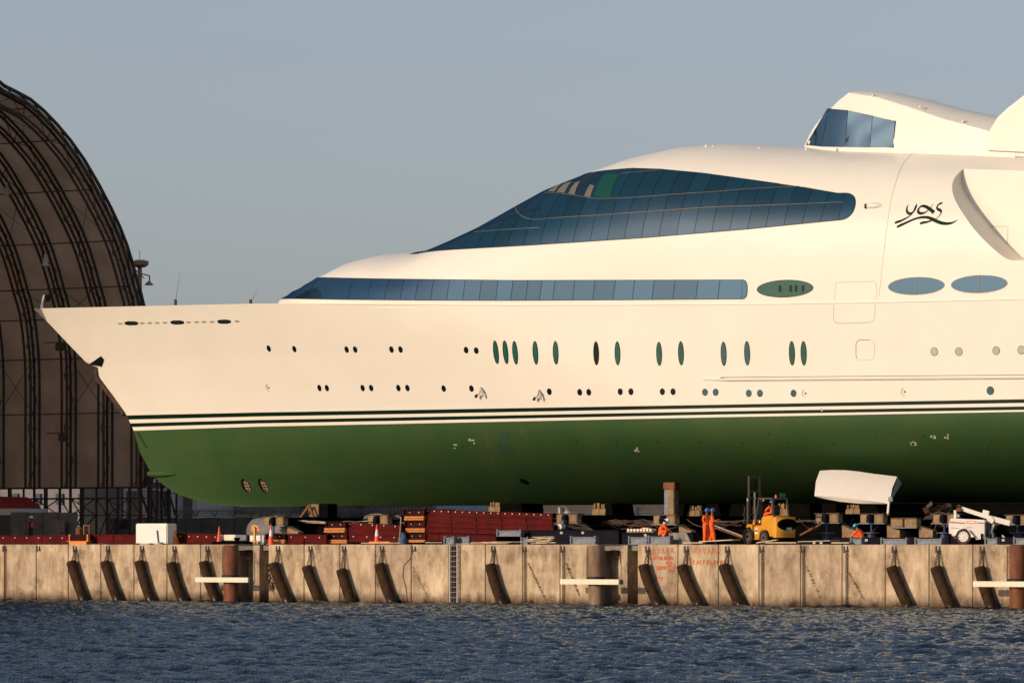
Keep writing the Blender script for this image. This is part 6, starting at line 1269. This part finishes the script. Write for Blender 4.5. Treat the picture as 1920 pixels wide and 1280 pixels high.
def wheel(x, y, r, w):
    t_ = MB(); n = 26; prof = [(r*.62, -w/2), (r*.94, -w/2), (r, -w*.36), (r, w*.36), (r*.94, w/2), (r*.62, w/2)]; vs = [(x+a*math.cos(2*math.pi*i/n), y+b, r+a*math.sin(2*math.pi*i/n)) for a, b in prof for i in range(n)]
    t_.add(vs, [(k*n+i, k*n+(i+1) % n, (k+1)*n+(i+1) % n, (k+1)*n+i) for k in range(5) for i in range(n)]+[(5*n+i, 5*n+(i+1) % n, (i+1) % n, i) for i in range(n)])
    for i in range(n): a = 2*math.pi*i/n; c = Vector((x+r*math.cos(a), y, r+r*math.sin(a))); t_.cb(c, (.05, w*.9, .05))
    wh = L('wheel', M_TYRE, t_); MB().cyl((x, y-w*.4, r), (x, y+w*.4, r), r*.62, n=20).build('rim', M_RIM, wh, world=False); MB().cyl((x, y-w*.5, r), (x, y+w*.5, r), r*.18, n=10).build('hub', M_BLKS, wh, world=False)
for s in (-1, 1): wheel(1.12, s*.62, .42, .34); wheel(-.14, s*.56, .36, .26)
# overhead guard
gd = MB()
for s in (-1, 1):
    gd.bar((.78, s*.50, .98), (.50, s*.46, 2.38), .075); gd.bar((-.78, s*.48, 1.44), (-.62, s*.46, 2.38), .075); gd.bar((-.62, s*.46, 2.38), (.50, s*.46, 2.38), .08)
for k in range(8): gd.bar((-.62+k*.16, -.46, 2.39), (-.62+k*.16, .46, 2.39), .045)
L('overhead_guard', M_GRAY2, gd); L('seat', M_BLK, MB().box((-.35, -.24, 1.5), (.18, .24, 1.60)).box((-.38, -.24, 1.6), (-.26, .24, 1.98)), bevel=.03)
L('steering_column', M_BLK, MB().bar((.72, .1, 1.2), (.48, .1, 1.66), .05)); L('steering_wheel', M_BLK, MB().lathe((.46, .1, 1.66), [(.16, 0), (.19, .01), (.16, .03)], 14))
L('beacon', M_ORC, MB().lathe((-.45, .1, 2.43), [(.06, 0), (.06, .1), (.03, .14)], 10)); L('beacon_base', M_STUD, MB().lathe((-.45, .1, 2.40), [(.08, 0), (.08, .03)], 10)); pl = L('number_plate', mat('green_plate', (.02, .16, .10), .4), MB().box((-.66, -.34, 2.44), (-.64, .0, 2.66)))
ms = MB()
for s in (-1, 1):
    ms.box((1.44, s*.42-.05, .12), (1.58, s*.42+.05, 2.45)); ms.box((1.48, s*.34-.04, .9), (1.60, s*.34+.04, 3.55))
for z, w in ((2.40, .44), (3.50, .36), (1.55, .36), (2.75, .34)): ms.box((1.50, -w, z-.05), (1.58, w, z+.05))
mast = L('mast', M_GRAY2, ms); MB().cyl((1.53, 0, .3), (1.53, 0, 2.7), .05, n=8).build('lift_cylinder', M_STUD, mast, world=False)
for s in (-1, 1):
    for q in (.04, -.02): MB().tube([(1.62, s*.16+q, z) for z in np.linspace(1.2, 3.3, 6)], .016, 5).build('lift_chain', M_BLKS, mast, world=False)
cr = MB()
for z in (1.15, 1.55): cr.box((1.66, -.6, z-.05), (1.72, .6, z+.05))
for k in range(5): cr.box((1.67, -.55+k*.26, 1.15), (1.71, -.50+k*.26, 1.95))
L('carriage', M_GRAY2, cr)
for s in (-1, 1): L('fork', M_BLKS, MB().box((1.73, s*.3-.06, .9), (1.78, s*.3+.06, 1.6)).box((1.78, s*.3-.06, .9), (2.85, s*.3+.06, .94)))
L('lamp', M_STUD, MB().box((1.40, .47, 2.25), (1.44, .55, 2.38)).box((1.40, -.55, 2.25), (1.44, -.47, 2.38))); L('tail_lamp', M_REDM, MB().box((-.68, -.54, 1.75), (-.62, -.46, 1.95)).box((-.68, .46, 1.75), (-.62, .54, 1.95)))
def text_obj(txt, size, m, parent, mtx, bold=.004, ext=.003, name='lettering'):
    f = bpy.data.curves.new('t', 'FONT'); f.body = txt; f.size = size; f.extrude = ext; f.offset = bold; f.align_x = 'CENTER'; f.align_y = 'CENTER'; to = bpy.data.objects.new('t', f); COL.objects.link(to); bpy.context.view_layer.update()
    me = bpy.data.meshes.new_from_object(to.evaluated_get(bpy.context.evaluated_depsgraph_get())); bpy.data.objects.remove(to); me.materials.clear(); me.materials.append(m); me.transform(mtx); o = bpy.data.objects.new(name, me); COL.objects.link(o); o.parent = parent; return o
M_WPT = mat('white_lettering', (.78, .76, .70), .5)
back = Matrix(((0, 0, -1), (-1, 0, 0), (0, 1, 0))).to_4x4()        # text x -> -y, text y -> z, facing -x
text_obj('CAT', .17, M_WPT, fk, Matrix.Translation((-1.375, -.06, .80))@back, .008)
text_obj('FXD  106', .17, mat('stencil_grey', (.5, .42, .3), .6), fk, Matrix.Translation((-1.345, 0, .62))@back, .006)
sideL = Matrix(((-1, 0, 0), (0, 0, 1), (0, 1, 0))).to_4x4()          # facing +y (the side seen), text x -> -x
L('door_sticker', M_WPT, MB().prism([(.42,.58),(.42,.84),(.66,.84),(.66,.58),(.60,.52),(.54,.56),(.48,.52)], .622, .628)); text_obj('IUS', .17, M_BLUJ, fk, Matrix.Translation((.54, .632, .71))@sideL, .006)
L('warning_label', M_BLK, MB().box((.18, .622, 1.1), (.32, .628, 1.3))); L('label_patch', M_WPT, MB().box((.2, .63, 1.12), (.29, .634, 1.24)))
J = dict(pelvis=(-.08, 0, 1.66), chest=(-.06, 0, 2.0), neck=(-.04, 0, 2.18), head=(0, 0, 2.32-.02), look=(1, .3, -.1))
for s, k in (('l', 1), ('r', -1)): J.update({s+'hip': (0, k*.1, 1.64), s+'kn': (.40, k*.14, 1.66), s+'an': (.56, k*.14, 1.26), s+'sh': (-.06, k*.19, 2.10), s+'el': (.10, k*.30, 1.86), s+'wr': (.34, k*.2, 1.74)})
J['head'] = (.01, 0, 2.22); J['neck'] = (-.03, 0, 2.08); J['chest'] = (-.06, 0, 1.92); J['lsh'] = (-.05, .19, 2.02); J['rsh'] = (-.05, -.19, 2.02)
person('forklift driver in orange coverall and turquoise helmet, seen from behind at the wheel', (fk.location.x, fk.location.y, H-.06), hdg, J, M_HCY)
# ---------- lighting trailer ----------
yT = 2.0; tr = thing('lighting_trailer', 'white towable lighting trailer with red stripe and folded mast beside the right edge', 'trailer', (GX(1779, yT), yT, H)); tr.rotation_euler = (0, 0, math.radians(16)); M_TRW = mat('trailer_white', (.72, .68, .60), .4, var=.03)
K = 1/36.5                                         # local metres per survey pixel; x along the trailer, z up
def tp(px, py): return ((px-1779)*K/.95, (1019-py)*K)
def T_(n, m, mb, **k): return mb.build(n, m, tr, world=False, **k)
pb = [tp(*q) for q in ((1779.5,1003),(1778.5,982),(1782,971),(1843,974),(1843,1009),(1827,1010),(1823,1003),(1818,993),(1800,992),(1794,1001),(1790,1004))]
T_('body', M_TRW, MB().prism(pb, 0, 1.25), bevel=.025, smooth=True)
T_('end_grille', M_GALV, MB().box((tp(1843, 0)[0]+.002, .1, .4), (tp(1843, 0)[0]+.03, 1.15, 1.1)))
st = MB(); a, b = tp(1781, 978), tp(1808, 980); c, d = tp(1829, 979), tp(1842, 980); st.prism([(a[0], a[1]-.035), (b[0], b[1]-.02), (b[0], b[1]+.03), (a[0], a[1]+.03)], -.008, -.002); st.prism([(c[0], c[1]-.03), (d[0], d[1]-.03), (d[0], d[1]+.02), (c[0], c[1]+.02)], -.008, -.002); T_('red_stripe', mat('stripe_red', (.45, .04, .03), .5), st)
e = [(tp(1819, 977.5)[0]+.26*math.cos(t), tp(1819, 977.5)[1]-.02+.075*math.sin(t)) for t in np.linspace(0, 2*math.pi, 24)[:-1]]; T_('oval_badge', mat('badge_orange', (.75, .22, .06), .5), MB().prism(e, -.012, -.004)); e2 = [(p_[0], p_[1]) for p_ in [(tp(1819, 977.5)[0]+.19*math.cos(t), tp(1819, 977.5)[1]-.02+.045*math.sin(t)) for t in np.linspace(0, 2*math.pi, 20)[:-1]]]; T_('badge_centre', M_WPT, MB().prism(e2, -.016, -.0125))
for a, b, c_ in ((1783,1789,988),(1790,1798,989),(1809,1822,987.5)): p_, q_ = tp(a, c_), tp(b, c_+1); T_('small_lettering', M_GALV, MB().box((p_[0], -.006, q_[1]), (q_[0], -.001, p_[1])))
ar = [tp(*q) for q in ((1791,1003),(1797,992),(1801,991),(1816,992),(1820,998),(1826,1005),(1821,1006),(1816,997),(1813,994.5),(1802,994.5),(1796,1001))]; T_('wheel_arch', M_TRW, MB().prism(ar, -.22, -.004), bevel=.01)
wx, wz = tp(1806.5, 1006); R_ = .40; t_ = MB(); n = 30; prof = [(R_*.66, -.11), (R_*.95, -.11), (R_, -.07), (R_, .07), (R_*.95, .11), (R_*.66, .11)]; yy = -.12
vs = [(wx+a*math.cos(2*math.pi*i/n), yy+b, R_+a*math.sin(2*math.pi*i/n)) for a, b in prof for i in range(n)]; t_.add(vs, [(k*n+i, k*n+(i+1) % n, (k+1)*n+(i+1) % n, (k+1)*n+i) for k in range(5) for i in range(n)]); wh = T_('wheel', mat('trailer_tyre', (.05, .024, .014), .9, var=.2), t_, smooth=True)
MB().cyl((wx, yy-.09, R_), (wx, yy+.05, R_), R_*.68, n=26).build('rim', M_TRW, wh, world=False)
for k in range(8): a = k*math.pi/4+.2; MB().cyl((wx+.19*math.cos(a), yy-.093, R_+.19*math.sin(a)), (wx+.19*math.cos(a), yy-.0905, R_+.19*math.sin(a)), .026, n=8).build('rim_hole', M_BLK, wh, world=False)
MB().cyl((wx, yy-.11, R_), (wx, yy-.091, R_), .05, n=10).build('hub_cap', M_STUD, wh, world=False)
wh2 = dup(wh, tr); wh2.location = (0, 1.5, 0)
def seg(n, a, b, w, y, m=M_TRW, h=None): p_, q_ = tp(*a), tp(*b); return T_(n, m, MB().bar((p_[0], y, p_[1]), (q_[0], y, q_[1]), w, h), bevel=.01)
seg('mast_arm', (1798, 953), (1846, 969), .17, .5, h=.2); seg('mast_arm', (1804, 958), (1840, 970), .10, .75); seg('boom', (1850, 971), (1884, 980), .24, .5, h=.26); T_('mast_knuckle', M_TRW, MB().prism([tp(*q) for q in ((1842,967),(1852,966),(1858,975),(1854,981),(1846,978))], .3, .7), bevel=.02)
seg('floodlight', (1835, 959), (1846, 962), .2, .6, h=.22); T_('end_head', M_TRW, MB().prism([tp(*q) for q in ((1879,976),(1886,975),(1884,985),(1877,983))], .35, .65), bevel=.02); seg('handle', (1880, 976), (1888, 969), .03, .4, M_GALV); seg('handle', (1883, 977), (1889, 970), .03, .6, M_GALV)
seg('rear_post', (1788, 971), (1788, 956), .13, .3); seg('winch', (1792, 966.5), (1796, 966), .12, .2); T_('winch_hub', M_BLK, MB().cyl((tp(1793.5, 966)[0], .12, tp(0, 966)[1]), (tp(1793.5, 966)[0], .2, tp(0, 966)[1]), .035, n=8)); T_('mast_head', M_RUST, MB().box((tp(1790, 0)[0], .3, tp(0, 958)[1]), (tp(1799, 0)[0], .6, tp(0, 952)[1]))); seg('prop_strut', (1857, 974), (1851, 995), .10, .5); seg('prop_strut', (1860, 980), (1856, 992), .05, .7, M_GALV); T_('mast_pedestal', M_GALV, MB().prism([tp(*q) for q in ((1846,1008),(1846,995),(1854,995),(1857,1008))], .35, .75), bevel=.02)
seg('drawbar', (1852, 1010), (1890, 1013), .09, .62); seg('drawbar_side', (1843, 1009), (1862, 1011), .07, .3, M_RUST); seg('jack_leg', (1870, 1002), (1884, 1018), .07, .5); seg('jack_leg', (1870, 1003), (1871, 1010), .06, .5, M_GALV); T_('hitch', M_TRW, MB().box((tp(1882, 0)[0], .5, tp(0, 1014)[1]), (tp(1892, 0)[0], .75, tp(0, 1010)[1])), bevel=.02)
for a in (1838, 1854, 1781): T_('stabiliser_leg', M_BLKS, MB().box((tp(a, 0)[0]-.04, -.1, 0), (tp(a, 0)[0]+.04, 0, .55)))
T_('chassis', M_RUST, MB().box((tp(1781, 0)[0], .05, .3), (tp(1850, 0)[0], 1.2, .38)))
